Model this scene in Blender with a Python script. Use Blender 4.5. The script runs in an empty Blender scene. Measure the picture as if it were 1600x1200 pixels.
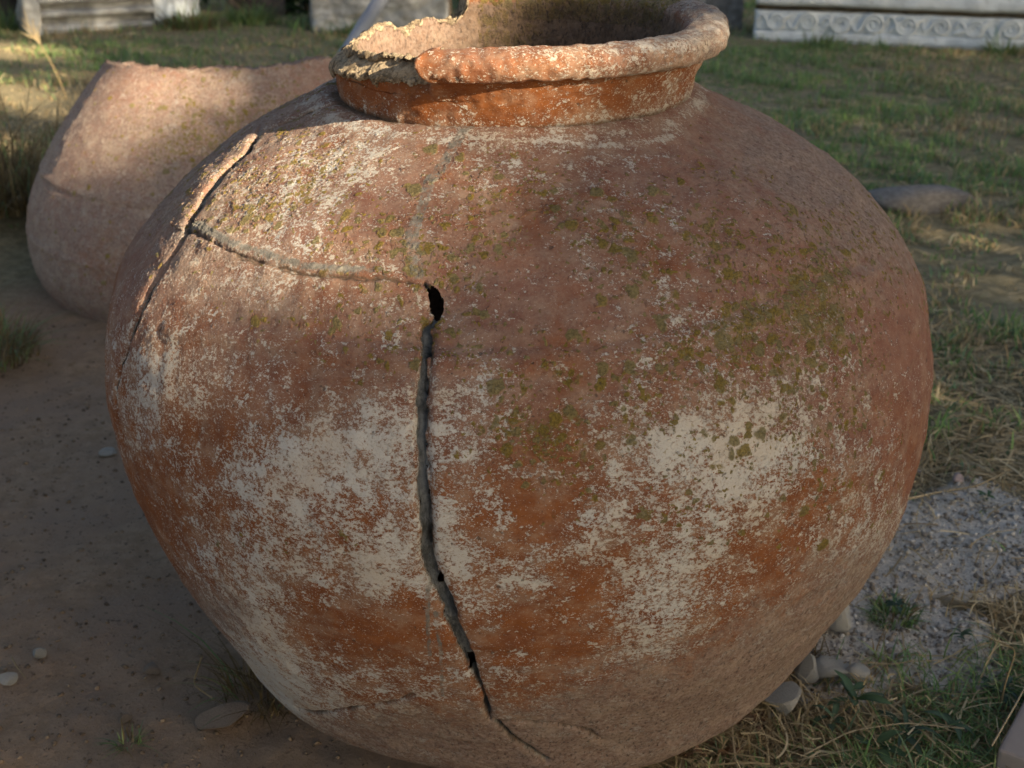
import bpy, math, random
import numpy as np
from mathutils import Matrix, Vector, kdtree, noise as mnoise

SC = bpy.context.scene
COL = SC.collection
rng = np.random.default_rng(7)
random.seed(7)
JP=dict(lx=-0.0205,ly=-0.0354,H=1.1034,rad=[0.3409, 0.5167, 0.5956, 0.6642, 0.6999, 0.7002, 0.6385, 0.4958, 0.2826],cx=[0.0208, 0.0218, 0.0158, -0.0019])
CAMP=[1.4672, 2.1537, 0.4015, 0.0126, -0.0044]
LIME_MAP="""
22222234455555444444322333222233333333333333333444455
32222234555555544334432233222233333333333333333334445
54323445667776554333443233222333333333333333333333344
56667788888888754333343233222333333333333333333333333
66666666778998865433334323222333333333333333333333332
66666555567898876543334323222333333333333333333344332
55556555555789887643334323222333333333333333334444433
44555555444578988754334323223333333333333333344444433
54455555544457898875433323223333333333333333444555433
54444444444445789876544423223333333333333334445555543
54444444444444679876554433333333333333333344455565444
44433333333334468876555434333333333333333444555554444
33333332333334457876555444443333333333334445555544444
33333222223333446775544444443333333333344455554444443
34333322122233445774444454434333333333444555543334433
44444332111233455674323344434444333334445555322233333
55555433221123455574221233323564333344455543111223322
56666544322122345665222232223664433445555431111222222
55675444432212345665333233223665433445554211112222212
55665433443222335566555445322676433455542111122222111
45555433334322234556568766643676433455432112222221111
44444433223443234456557776644566433354421122222111111
34444443332344334445656775346565553344421222221111111
23333444333345433466754674225555664344322222111111111
22333334443456543467776664224557976543322221111111111
22222233344457643356877654334568997433322111111111111
11111122334456654335678754324678876443221111111111111
11111111233445554444456765323556765543211111111111111
11111111223344544433235555322343544443211111111111110
11111111122333433322223334322243322244321111111111000
11111111111222333222223322222234444222221111111100000
11111111111223334333333322111223321111111111110000000
11111111111222333333333222111233221111100000000000000
11111111222233333332222222211333332211100000000000000
11111112222333344333222322212233322211000000000000000
21111111122233334443333333333233221111100000000000001
22222222222233333333333444444444433333222222111111122
33333333333333333333334554444555555444333332222222223"""
LICHEN_MAP="""
00000000000000000000000000000000000000000000000000000
00000000000000000000000000000000000000000000000000000
00000000000000000000000000000000000000000000000000000
00000000000000000000000000000000000000000000000000000
10000000000000000000000000000000000000000000000000001
11000000000000000000000000000000000000000000000000011
01100000000000000000000000000000000000000000000000111
00010000000000000000000000000000000000000000000001111
00001000000000000000000000000000000000000000000011111
00000000000000000000000000000000000000000000000011122
00000000000000000000000000000000000000000000000112232
00000000000000000000000000000000000000000000001112333
00000000000000000000000000000000000000000000011112233
00000000000000000000000000000000000000000000111112233
00000000000000000000000000000000000000000001111112223
00000000000000000000000000000000000000000011100111222
00000000000000000000000000000000000000000110000011222
00000000000000000000000000000000000000001100000001122
00000000000000000000000000000000000000111000000001123
00000000000000000100000000000000000111110000000000122
00000000000000000011000000000000011111110000000000112
00000000000000000001110000000011111122110000000000122
00000000000000000000011000000111111232110000000001123
00000000000000000000000000011112211232210000000111123
00000000000000000000000000111111222233210000001111122
10000000000000000000000001222112343232210000111111122
11000000000000000000000012454213334222211011111111122
10000000000000000000000013564422235323321111111111111
11000000000000000000000012442312234445432211111111111
11100000000000111111112222232344454577643322111111111
21111000001100011232223334333345565666554322111111111
22211111111112211111123344210124333344444322111111000
22222211122334332122223444212233334444333221111100000
22222222233344544333334444434444344543221111000000000
22222223333444555433333334444433222333221100000000000
22222222233334444433222223332211011111222110000000000
22222222222222222211111111111100000000000000000000000
22222222222221111000000000000000000000000000000000000"""
GRIME_MAP="""
00000011122334455666666677777777778887777776665543321
01100001112233455666666667777777788888887777766544332
00111111001123455666666667777777888888888877766554332
00011111100122345666666667777778888888888887776554322
00012333221012345666666667777778888888888888776554322
00012355432211234566666667777778888888888888766544322
00011235543321123456666667777788888888888887766543322
00001124554332112345666667777788888888888877665543221
00000122455532101234566666777788888888888776665432222
00000112345653210123455666777778888888887776654332222
00000011234565321112345556667777888888877766543322333
00000001123456431012234445566777778888777665433223333
00000000112345542101223334456667777777776654432223333
00000000011234654211112223345566777777766544322223333
00000000001123455211111112334555666666665443222222333
00000000000112345411001111233444556666654332222222222
00000000000011223421000001122223455556543322222222221
00000000000001112211100000011122344455432222222222111
10000000000000011110010000000111233443322222222211111
10000000000000000100000000000011123333222222222111111
11000000000000000000000000000011122222222222221111111
21100000000000000000000000000000012223222222211111112
32100000000000000000000000000000011233222221111111123
33210000000000000000000000001100012233222211111112233
43311000000000000000001111111110012233221111111123344
43321100000000000000011122222110012233211111112234445
44332110000000000000011122211100012221111111123344555
54333221110000000000011122211100011111111112334455566
55443332222111111100001111111000001111122233445556666
55544433333332232221111111110011111112223344555666666
55555444434444444443221111111111111122334455566666666
55555555555554444443222222211111111223344555666666666
55555555555554433322111111111111111223344556666666666
55555555444433221110111111111111111123345566666666555
55555444443322111000001111111111112223445566665555555
45555555443322211100001111111111122233344455555555554
44444444444433322111111111111111111111222333334433333
33333333333332222111111111111111111111111122222222222"""
CRACKS={
 'main': [(-11.56, 0.957, 0.005), (-10.14, 0.9515, 0.0117), (-9.36, 0.9404, 0.0166), (-9.36, 0.9266, 0.0116), (-10.46, 0.9156, 0.0148), (-10.3, 0.8824, 0.018), (-10.3, 0.8437, 0.0195), (-10.14, 0.8009, 0.0211), (-9.83, 0.754, 0.0212), (-9.67, 0.7043, 0.0197), (-9.83, 0.6504, 0.02), (-9.36, 0.6104, 0.022), (-8.41, 0.5855, 0.0221), (-7.78, 0.5427, 0.0208), (-6.68, 0.4902, 0.023), (-5.9, 0.446, 0.018)],
 'mainlow': [(-5.9, 0.446, 0.0108), (-5.27, 0.4115, 0.0082), (-4.64, 0.3742, 0.0093), (-4.48, 0.3314, 0.0086), (-4.48, 0.3107, 0.0067)],
 'hole': [(-11.4, 0.9556, 0.005), (-10.14, 0.9515, 0.0117), (-9.36, 0.9418, 0.0158), (-9.36, 0.9321, 0.0141)],
 'hole2': [(-8.26, 0.6145, 0.0076), (-8.41, 0.5938, 0.0102)],
 'hole3': [(-6.05, 0.4529, 0.0063), (-5.9, 0.4364, 0.0081)],
 'top': [(-11.56, 0.957, 0.0059), (-17.38, 0.957, 0.0059), (-23.04, 0.9528, 0.006), (-28.07, 0.9501, 0.007), (-33.89, 0.9501, 0.0062), (-39.24, 0.9515, 0.0063), (-45.37, 0.9515, 0.0074), (-51.19, 0.9515, 0.0086), (-57.16, 0.9515, 0.0098), (-59.52, 0.9459, 0.0099)],
 'left': [(-59.52, 0.9459, 0.0079), (-58.42, 0.9294, 0.0079), (-57.95, 0.8976, 0.0098), (-57.79, 0.8714, 0.0108), (-57.01, 0.8396, 0.0108), (-57.63, 0.7954, 0.0119), (-59.52, 0.7595, 0.0101), (-60.46, 0.7195, 0.0081), (-59.84, 0.6863, 0.0061), (-59.99, 0.6421, 0.0052)],
 'strip': [(-59.52, 0.9459, 0.0119), (-61.72, 0.9597, 0.016), (-63.14, 0.9777, 0.0161), (-65.5, 0.9943, 0.0183), (-68.33, 1.0095, 0.0164), (-70.53, 1.0233, 0.0166), (-70.69, 1.0288, 0.0145), (-76.82, 1.0398, 0.0148)],
 'shoulder': [(-76.82, 1.0426, 0.0063), (-76.98, 1.0606, 0.0063), (-73.67, 1.0813, 0.0063), (-67.07, 1.1034, 0.0062)],
 'basel': [(-38.61, 0.2002, 0.0032), (-35.46, 0.2127, 0.0043), (-33.26, 0.2237, 0.0053), (-23.2, 0.301, 0.004), (-16.43, 0.3452, 0.0038), (-13.92, 0.3659, 0.0028)],
 'baser': [(-4.48, 0.3121, 0.0048), (-1.49, 0.3149, 0.0048), (3.54, 0.3079, 0.0038), (9.04, 0.2789, 0.0049), (11.4, 0.2444, 0.006)],
 'basediag': [(-3.54, 0.3093, 0.0058), (-1.97, 0.2748, 0.0068), (1.18, 0.2279, 0.007), (3.54, 0.1961, 0.0081)],
 'seam': [(-9.83, 1.1034, 0.0188), (-12.03, 1.0868, 0.0185), (-13.29, 1.0716, 0.0201), (-13.92, 1.0536, 0.0216), (-15.02, 1.0454, 0.0197), (-14.7, 1.0302, 0.0177), (-14.86, 1.0164, 0.021), (-14.86, 0.9984, 0.0207), (-13.6, 0.9818, 0.0222), (-12.5, 0.9639, 0.0219)],
 'drip1': [(-9.83, 0.5952, 0.0077), (-10.3, 0.522, 0.007), (-10.61, 0.4585, 0.0063)],
 'drip2': [(-9.2, 0.5524, 0.0078), (-9.2, 0.475, 0.0062), (-9.99, 0.3729, 0.0056)],
 'limeline': [(0.39, 1.0854, 0.0129), (11.87, 1.0854, 0.0148), (22.88, 1.0785, 0.0167), (35.15, 1.0757, 0.0132), (46.0, 1.0744, 0.0097)],
 'ridge': [(-49.61, 0.8451, 0.0095), (-40.65, 0.8658, 0.009), (-32.16, 0.8783, 0.0087), (-20.52, 0.8824, 0.0084), (-4.64, 0.8824, 0.0081), (2.75, 0.8824, 0.0081), (12.03, 0.8824, 0.0082), (24.3, 0.8921, 0.0084), (36.88, 0.8976, 0.0089), (48.04, 0.899, 0.0093), (59.52, 0.8852, 0.0099)],
}

# ------------------------------------------------------------------ camera, sky, sun, exposure
h_, D_, pitch_, roll_, yaw_ = CAMP
fw = Vector((math.sin(yaw_)*math.cos(pitch_), math.cos(yaw_)*math.cos(pitch_), -math.sin(pitch_)))
rt = fw.cross(Vector((0, 0, 1))).normalized()
up = rt.cross(fw)
rt, up = math.cos(roll_)*rt + math.sin(roll_)*up, -math.sin(roll_)*rt + math.cos(roll_)*up
cd = bpy.data.cameras.new('camera'); cam = bpy.data.objects.new('camera', cd); COL.objects.link(cam)
M = Matrix((rt, up, -fw)).transposed().to_4x4(); M.translation = Vector((0, -D_, h_))
cam.matrix_world = M
cd.sensor_width = 36; cd.lens = 45; cd.clip_end = 500; cd.clip_start = .05
cd.dof.use_dof = True; cd.dof.focus_distance = 1.72; cd.dof.aperture_fstop = 7.0
SC.camera = cam

SUN_AZ, SUN_EL = math.radians(40), math.radians(22)      # azimuth from +x towards -y
LDIR = Vector((math.cos(SUN_EL)*math.cos(SUN_AZ), -math.cos(SUN_EL)*math.sin(SUN_AZ), math.sin(SUN_EL)))
W = bpy.data.worlds.new('World'); SC.world = W; W.use_nodes = True
nt = W.node_tree; bg = nt.nodes['Background']
sky = nt.nodes.new('ShaderNodeTexSky'); sky.sky_type = 'NISHITA'; sky.sun_disc = False
sky.sun_elevation = SUN_EL
sky.sun_rotation = math.atan2(LDIR.x, LDIR.y)
sky.altitude = 100; sky.air_density = 1.0; sky.dust_density = 2.5; sky.ozone_density = .7
nt.links.new(sky.outputs[0], bg.inputs[0]); bg.inputs[1].default_value = .042
sl = bpy.data.lights.new('sun', 'SUN'); sl.energy = 5.0; sl.angle = math.radians(.53); sl.color = (1, .83, .60)
so = bpy.data.objects.new('sun', sl); COL.objects.link(so)
so.rotation_euler = (-LDIR).to_track_quat('-Z', 'Y').to_euler(); so.location = LDIR*30
SC.view_settings.view_transform = 'Standard'; SC.view_settings.look = 'None'
SC.view_settings.exposure = 1.95; SC.view_settings.gamma = 1
SC.view_settings.use_curve_mapping = False

# ------------------------------------------------------------------ helpers
def cubic(xs, ys, x):
    xs = np.asarray(xs, float); ys = np.asarray(ys, float); x = np.asarray(x, float)
    m = np.gradient(ys, xs); i = np.clip(np.searchsorted(xs, x)-1, 0, len(xs)-2)
    h = xs[i+1]-xs[i]; t = (x-xs[i])/h
    return (2*t**3-3*t**2+1)*ys[i]+(t**3-2*t**2+t)*h*m[i]+(-2*t**3+3*t**2)*ys[i+1]+(t**3-t**2)*h*m[i+1]

def waves(P, freq, seed, n=20):
    """smooth pseudo noise, about -1..1"""
    g = np.random.default_rng(seed); k = g.normal(size=(n, P.shape[-1])); k /= np.linalg.norm(k, axis=1)[:, None]
    k *= freq*g.uniform(.6, 1.5, (n, 1))*2*np.pi; ph = g.uniform(0, 6.28, n)
    out = np.zeros(P.shape[:-1])
    for a, b in zip(k, ph): out += np.cos(P@a+b)
    return out/np.sqrt(n)

def smooth(a, b, x):
    t = np.clip((x-a)/(b-a), 0, 1); return t*t*(3-2*t)

def mesh_np(name, V, F, attrs=None, colors=None, smooth_shade=True):
    """V (n,3); F (m,3|4) int"""
    me = bpy.data.meshes.new(name)
    V = np.ascontiguousarray(V, np.float32); F = np.ascontiguousarray(F, np.int32)
    k = F.shape[1]
    me.vertices.add(len(V)); me.vertices.foreach_set('co', V.ravel())
    me.loops.add(F.size); me.loops.foreach_set('vertex_index', F.ravel())
    me.polygons.add(len(F)); me.polygons.foreach_set('loop_start', np.arange(0, F.size, k, dtype=np.int32))
    me.polygons.foreach_set('use_smooth', np.full(len(F), smooth_shade, bool))
    me.update(calc_edges=True)
    for nm, a in (attrs or {}).items():
        at = me.attributes.new(nm, 'FLOAT', 'POINT'); at.data.foreach_set('value', np.ascontiguousarray(a, np.float32).ravel())
    if colors is not None:
        at = me.attributes.new('tint', 'FLOAT_COLOR', 'POINT')
        c = np.ones((len(V), 4), np.float32); c[:, :3] = colors; at.data.foreach_set('color', c.ravel())
    return me

def obj(name, me, mat=None, parent=None, label=None, cat=None, group=None, kind=None, loc=None, rot=None, scale=None):
    o = bpy.data.objects.new(name, me); COL.objects.link(o)
    if mat is not None and me is not None:
        if len(me.materials) == 0: me.materials.append(mat)
    if parent is not None: o.parent = parent
    if loc is not None: o.location = loc
    if rot is not None: o.rotation_euler = rot
    if scale is not None: o.scale = scale
    for k, v in (('label', label), ('category', cat), ('group', group), ('kind', kind)):
        if v: o[k] = v
    return o

def empty(name, loc, label, cat, group=None, rot=None):
    return obj(name, None, loc=loc, rot=rot, label=label, cat=cat, group=group)

def sub_mesh(V, F, keep, attrs):
    f = F[keep]; used = np.unique(f); remap = np.full(len(V), -1); remap[used] = np.arange(len(used))
    return V[used], remap[f], {k: a[used] for k, a in attrs.items()}

def in_poly(px, py, poly):
    ins = np.zeros(px.shape, bool); n = len(poly)
    for i in range(n):
        x0, y0 = poly[i]; x1, y1 = poly[(i+1) % n]
        c = (y0 > py) != (y1 > py)
        with np.errstate(divide='ignore', invalid='ignore'):
            xi = (x1-x0)*(py-y0)/(y1-y0+1e-12)+x0
        ins ^= c & (px < xi)
    return ins

# ---- node helper
class NB:
    def __init__(s, name):
        s.m = bpy.data.materials.new(name); s.m.use_nodes = True; s.t = s.m.node_tree
        s.b = s.t.nodes['Principled BSDF']; s.out = s.t.nodes['Material Output']
        s.b.inputs['Specular IOR Level'].default_value = .25
    def n(s, typ, **kw):
        nd = s.t.nodes.new(typ)
        for k, v in kw.items():
            if k.startswith('i_'): nd.inputs[k[2:]].default_value = v
            else: setattr(nd, k, v)
        return nd
    def l(s, a, b): s.t.links.new(a, b)
    def co(s, scale=(1, 1, 1), rot=(0, 0, 0), loc=(0, 0, 0)):
        c = s.n('ShaderNodeTexCoord'); mp = s.n('ShaderNodeMapping')
        mp.inputs['Scale'].default_value = scale; mp.inputs['Rotation'].default_value = rot; mp.inputs['Location'].default_value = loc
        s.l(c.outputs['Object'], mp.inputs[0]); return mp.outputs[0]
    def noise(s, vec, scale, detail=4, rough=.55, dist=0):
        n = s.n('ShaderNodeTexNoise'); n.inputs['Scale'].default_value = scale; n.inputs['Detail'].default_value = detail
        n.inputs['Roughness'].default_value = rough; n.inputs['Distortion'].default_value = dist
        s.l(vec, n.inputs['Vector']); return n.outputs['Fac']
    def math(s, op, a, b=None, c=None, clamp=False):
        n = s.n('ShaderNodeMath', operation=op, use_clamp=clamp)
        for i, v in enumerate((a, b, c)):
            if v is None: continue
            if isinstance(v, (int, float)): n.inputs[i].default_value = v
            else: s.l(v, n.inputs[i])
        return n.outputs[0]
    def ss(s, x, a, b):
        n = s.n('ShaderNodeMapRange', interpolation_type='SMOOTHSTEP')
        s.l(x, n.inputs[0])
        for i, v in ((1, a), (2, b)):
            if isinstance(v, (int, float)): n.inputs[i].default_value = v
            else: s.l(v, n.inputs[i])
        return n.outputs[0]
    def attr(s, nm): return s.n('ShaderNodeAttribute', attribute_name=nm).outputs['Fac']
    def mix(s, f, a, b, blend='MIX'):
        n = s.n('ShaderNodeMix', data_type='RGBA', blend_type=blend)
        for i, v in ((0, f), (6, a), (7, b)):
            if isinstance(v, (int, float)): n.inputs[i].default_value = v
            elif isinstance(v, tuple): n.inputs[i].default_value = (*v, 1)
            else: s.l(v, n.inputs[i])
        return n.outputs[2]
    def done(s, col, rough=.9, height=None, dist=.002, strength=1.0, disp=None, mortar=False):
        if isinstance(col, tuple): s.b.inputs['Base Color'].default_value = (*col, 1)
        else: s.l(col, s.b.inputs['Base Color'])
        if isinstance(rough, (int, float)): s.b.inputs['Roughness'].default_value = rough
        else: s.l(rough, s.b.inputs['Roughness'])
        if height is not None:
            b = s.n('ShaderNodeBump'); b.inputs['Distance'].default_value = dist; b.inputs['Strength'].default_value = strength
            s.l(height, b.inputs['Height']); s.l(b.outputs[0], s.b.inputs['Normal'])
        if disp is not None:
            d = s.n('ShaderNodeDisplacement'); d.inputs['Midlevel'].default_value = 0; d.inputs['Scale'].default_value = 1
            gk = s.attr('gro'); disp = s.math('MULTIPLY', disp, s.ss(gk, .55, .95) if mortar else s.ss(s.math('SUBTRACT', 1, gk), .45, .9))
            s.l(disp, d.inputs['Height']); s.l(d.outputs[0], s.out.inputs['Displacement'])
            s.m.displacement_method = 'BOTH'
        return s.m

# ------------------------------------------------------------------ materials
def mat_terracotta():
    s = NB('weathered_terracotta')
    c = s.co(); cs = s.co((1, 1, 1.35))
    lime, lich, grime, tone, core, mort = [s.attr(k) for k in ('lime', 'lichen', 'grime', 'tone', 'core', 'mort')]
    # fired clay
    n_big = s.noise(c, 5, 4, .6); n_mid = s.noise(cs, 26, 6, .65); n_fine = s.noise(c, 220, 6, .7)
    orange = s.mix(s.ss(n_mid, .32, .68), (.262, .086, .020), (.195, .061, .018))
    pink = s.mix(s.ss(n_mid, .3, .7), (.270, .125, .082), (.190, .080, .055))
    tf = s.math('ADD', tone, s.math('MULTIPLY', s.math('SUBTRACT', n_big, .5), 1.6))
    col = s.mix(s.ss(tf, .2, .85), orange, pink)
    col = s.mix(s.ss(n_fine, .52, .75), col, s.mix(.35, col, (.12, .05, .03)))
    # dusty film lying on the shoulder
    dm = s.math('MULTIPLY', s.attr('dust'), s.ss(s.noise(cs, 24, 9, .72), .30, .62))
    col = s.mix(dm, col, s.mix(s.ss(n_fine, .4, .6), (.250, .155, .115), (.34, .235, .175)))
    # grime, dull grey brown film
    gm = s.math('MULTIPLY', s.ss(s.math('ADD', s.math('MULTIPLY', grime, 1.15), s.math('MULTIPLY', s.math('SUBTRACT', s.noise(cs, 38, 8, .7), .5), 1.2)), .25, .8), .82)
    gcol = s.mix(s.ss(s.noise(c, 130, 5, .7), .35, .65), (.185, .130, .100), (.345, .270, .220))
    col = s.mix(gm, col, gcol)
    # lime bloom: dense patches with crumbling edges plus a faint wash
    l1 = s.noise(cs, 30, 12, .74); l2 = s.noise(cs, 165, 9, .76)
    fld = s.math('ADD', s.math('MULTIPLY', l1, .45), s.math('MULTIPLY', l2, .55))
    thr = s.math('SUBTRACT', .600, s.math('MULTIPLY', lime, .160))
    lm = s.ss(s.math('SUBTRACT', fld, thr), -.009, .012)
    sp = s.ss(s.math('SUBTRACT', s.noise(cs, 300, 5, .70), s.math('SUBTRACT', .655, s.math('MULTIPLY', lime, .14))), -.012, .02)
    lm = s.math('MAXIMUM', lm, s.math('MULTIPLY', sp, .85))
    wash = s.math('MULTIPLY', s.ss(s.math('SUBTRACT', s.math('MULTIPLY_ADD', s.noise(cs, 18, 9, .72), 1.0, 0), thr), -.10, .10), .34)
    lcol = s.mix(s.ss(s.noise(c, 9, 4), .35, .65), (.54, .480, .395), (.555, .535, .485))
    lcol = s.mix(s.math('MULTIPLY', s.ss(s.noise(c, 330, 4, .7), .5, .7), .45), lcol, (.30, .24, .17))
    lcol = s.mix(s.math('MULTIPLY', gm, .55), lcol, (.25, .195, .15))
    col = s.mix(wash, col, (.46, .36, .26))
    col = s.mix(s.math('MULTIPLY', lm, s.math('SUBTRACT', 1, s.math('MULTIPLY', gm, .35))), col, lcol)
    # lichen: rounded thalli of two sizes and a diffuse film
    wob = s.n('ShaderNodeVectorMath', operation='MULTIPLY_ADD')
    nz = s.n('ShaderNodeTexNoise'); nz.inputs['Scale'].default_value = 60; nz.inputs['Detail'].default_value = 4; s.l(c, nz.inputs['Vector'])
    s.l(nz.outputs['Color'], wob.inputs[0]); wob.inputs[1].default_value = (.022, .022, .022); s.l(c, wob.inputs[2])
    spots = None; young = None
    for sc, w in ((52, 1.45), (90, 1.5), (170, 1.5)):
        v = s.n('ShaderNodeTexVoronoi', feature='F1'); v.inputs['Scale'].default_value = sc; s.l(wob.outputs[0], v.inputs['Vector'])
        sep = s.n('ShaderNodeSeparateColor'); s.l(v.outputs['Color'], sep.inputs[0])
        pres = s.math('LESS_THAN', sep.outputs[0], s.math('MULTIPLY', s.math('POWER', s.math('MULTIPLY', lich, s.math('MULTIPLY_ADD', s.ss(s.noise(c, 11, 4, .6), .35, .65), 1.0, .5)), 1.4), w))
        rad = s.math('MULTIPLY_ADD', sep.outputs[1], .36, .26)
        m = s.math('MULTIPLY', pres, s.ss(s.math('SUBTRACT', rad, v.outputs['Distance']), -.10, .12))
        spots = m if spots is None else s.math('MAXIMUM', spots, m)
        y = s.math('MULTIPLY', m, sep.outputs[2]); young = y if young is None else s.math('MAXIMUM', young, y)
    film = s.math('MULTIPLY', s.ss(s.math('SUBTRACT', s.noise(c, 42, 10, .75), s.math('SUBTRACT', .80, s.math('MULTIPLY', lich, .46))), -.05, .10), .28)
    lcol2 = s.mix(s.ss(young, .25, .8), (.235, .172, .026), (.235, .200, .085))
    lcol2 = s.mix(s.ss(s.noise(c, 260, 4, .7), .42, .62), lcol2, s.mix(.5, lcol2, (.06, .045, .012)))
    lmask = s.math('MAXIMUM', spots, film)
    col = s.mix(s.math('MULTIPLY', lmask, .88), col, lcol2)
    # broken core of the rim
    ccol = s.mix(s.ss(s.noise(c, 60, 10, .75), .42, .58), (.23, .175, .11), (.50, .40, .265))
    col = s.mix(s.ss(s.math('ADD', core, s.math('MULTIPLY', s.math('SUBTRACT', s.noise(c, 70, 8, .7), .5), .8)), .35, .6), col, ccol)
    # mortar smears beside the joints
    mcol = s.mix(s.ss(s.noise(c, 55, 8, .7), .4, .62), (.15, .145, .125), (.28, .265, .225))
    mm = s.ss(s.math('ADD', mort, s.math('MULTIPLY', s.math('SUBTRACT', s.noise(c, 75, 9, .75), .5), 1.5)), .42, .72)
    col = s.mix(s.math('MULTIPLY', mm, .9), col, mcol)
    ds = s.math('MULTIPLY', s.attr('soil_shade'), s.math('MULTIPLY_ADD', s.noise(c, 30, 7, .7), .9, .45), clamp=True)  # dark brown mix; carries the painted shade of cracks and neck crevice
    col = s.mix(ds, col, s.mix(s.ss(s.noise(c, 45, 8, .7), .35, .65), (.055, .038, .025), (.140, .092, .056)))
    # pits
    pit = s.ss(s.noise(c, 95, 2, .5), .705, .745)
    pit2 = s.math('MULTIPLY', s.ss(s.noise(s.co((1, 1, .45), (0, .5, 0)), 230, 3, .6), .565, .64), s.math('MULTIPLY', grime, 1.0))
    pits = s.math('MAXIMUM', s.math('MULTIPLY', pit, .8), pit2)
    col = s.mix(s.math('MULTIPLY', pits, .75), col, (.060, .045, .035))
    k_ = s.math('MULTIPLY_ADD', s.attr('pale'), .30, .80); kc = s.n('ShaderNodeCombineColor'); [s.l(k_, kc.inputs[i]) for i in range(3)]
    col = s.mix(1.0, col, kc.outputs[0], 'MULTIPLY')
    # relief
    h = s.math('MULTIPLY', lm, .0005)
    h = s.math('MULTIPLY_ADD', s.math('MULTIPLY', lmask, s.ss(s.noise(c, 240, 4, .7), .2, .7)), .0019, h)
    h = s.math('MULTIPLY_ADD', n_fine, .0010, h)
    h = s.math('MULTIPLY_ADD', s.noise(cs, 70, 5, .6), .0016, h)
    h = s.math('MULTIPLY_ADD', pits, -.0009, h)
    h = s.math('MULTIPLY_ADD', s.math('MULTIPLY', core, s.noise(c, 75, 8, .75)), .005, h)
    h = s.math('MULTIPLY_ADD', s.math('MULTIPLY', mm, s.noise(c, 120, 5, .6)), .0007, h)
    return s.done(col, .93, disp=h)

def mat_mortar():
    s = NB('grey_joint_mortar'); c = s.co(); cz = s.co((1, 1, .45))
    n = s.noise(cz, 60, 10, .75); m = s.noise(c, 180, 5, .7)
    col = s.mix(s.ss(n, .38, .62), (.085, .087, .080), (.255, .257, .238))
    col = s.mix(s.ss(s.noise(c, 7, 2), .48, .6), col, s.mix(.6, col, (.14, .165, .185)))
    col = s.mix(s.ss(m, .6, .75), col, (.05, .045, .04))
    ds = s.attr('soil_shade'); col = s.mix(s.math('MULTIPLY', ds, .45, clamp=True), col, (.030, .026, .022))  # dark gap along the joint, painted into the mortar colour
    cl = s.noise(s.co((1, 1, .6)), 38, 3, .6)
    h = s.math('ADD', s.math('MULTIPLY', n, .011), s.math('MULTIPLY', m, .004))
    h = s.math('SUBTRACT', s.math('MULTIPLY_ADD', cl, .010, h), .0165)
    return s.done(col, .95, disp=h, mortar=True)

def mat_stone(name, a, b, scale=18, spot=(.1, .09, .08), spot_amt=.5, bump=.004):
    s = NB(name); c = s.co(); n = s.noise(c, scale, 8, .65); f = s.noise(c, scale*9, 5, .7)
    col = s.mix(s.ss(n, .35, .65), a, b)
    col = s.mix(s.math('MULTIPLY', s.ss(s.noise(c, scale*2.3, 8, .75), .55, .68), spot_amt), col, spot)
    return s.done(col, .9, height=s.math('ADD', n, s.math('MULTIPLY', f, .35)), dist=bump)

def mat_tint(name, rough=.75, transl=0.0, var=.25):
    s = NB(name); a = s.n('ShaderNodeAttribute', attribute_name='tint')
    c = s.co(); col = s.mix(s.math('MULTIPLY', s.noise(c, 35, 4), var), a.outputs['Color'], (.02, .018, .01))
    s.done(col, rough)
    if transl:
        s.b.inputs['Subsurface Weight'].default_value = 0
        tr = s.n('ShaderNodeBsdfTranslucent'); s.l(col, tr.inputs[0])
        mx = s.n('ShaderNodeMixShader'); mx.inputs[0].default_value = transl
        s.l(s.b.outputs[0], mx.inputs[1]); s.l(tr.outputs[0], mx.inputs[2]); s.l(mx.outputs[0], s.out.inputs['Surface'])
    return s.m

TERRA = mat_terracotta(); MORTAR = mat_mortar()
BLADE = mat_tint('grass_blade', .7, .42, .1); STRAW = mat_tint('dry_straw', .65, .25, .1); LEAF = mat_tint('weed_leaf', .55, .3)

# ------------------------------------------------------------------ the large jar
JFR = np.array([-.05, 0, .1, .22, .36, .5, .64, .78, .9, 1.0])
JRAD = np.array([.245]+JP['rad'])
H = JP['H']
def jar_r(z): return cubic(JFR, JRAD, np.asarray(z)/H)
def jar_pt(r, th, z):
    cx = cubic(np.array([0, .33, .66, 1.])*1.1, JP['cx'], np.clip(z, 0, 1.1))
    x, y = r*np.sin(th)+cx, -r*np.cos(th); z = z+0*x
    lx, ly = JP['lx'], JP['ly']
    x2 = x*np.cos(lx)+z*np.sin(lx); z2 = -x*np.sin(lx)+z*np.cos(lx)
    y2 = y*np.cos(ly)+z2*np.sin(ly); z3 = -y*np.sin(ly)+z2*np.cos(ly)
    return np.stack([x2, y2, z3], -1)

def map_lookup(txt, thd, z, back):
    g = np.array([[int(ch) for ch in r] for r in txt.strip().split('\n')], float)
    fx = (np.clip(thd, -104, 104)+104)/4; fy = np.clip(z/.03, 0, g.shape[0]-1.001)
    fx = np.clip(fx, 0, g.shape[1]-1.001)
    i = fy.astype(int); j = fx.astype(int); a = fy-i; b = fx-j
    v = (g[i, j]*(1-b)+g[i, j+1]*b)*(1-a)+(g[i+1, j]*(1-b)+g[i+1, j+1]*b)*a
    w = smooth(96, 125, np.abs(thd))
    return (v*(1-w)+back*w)/9

def th_grid(step):
    a = np.linspace(-106, 106, 20000); dn = np.where((a > -21) & (a < -4), 1/(step*.5), np.where((a > -74) & (a < -50), 1/(step*.65), 1/step)); cm = np.cumsum(dn)*(a[1]-a[0])
    fr = np.interp(np.linspace(cm[0], cm[-1], int(cm[-1])), cm, a); bk = np.arange(108, 254, 2.0)
    return np.radians(np.concatenate([fr, bk]))

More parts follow.
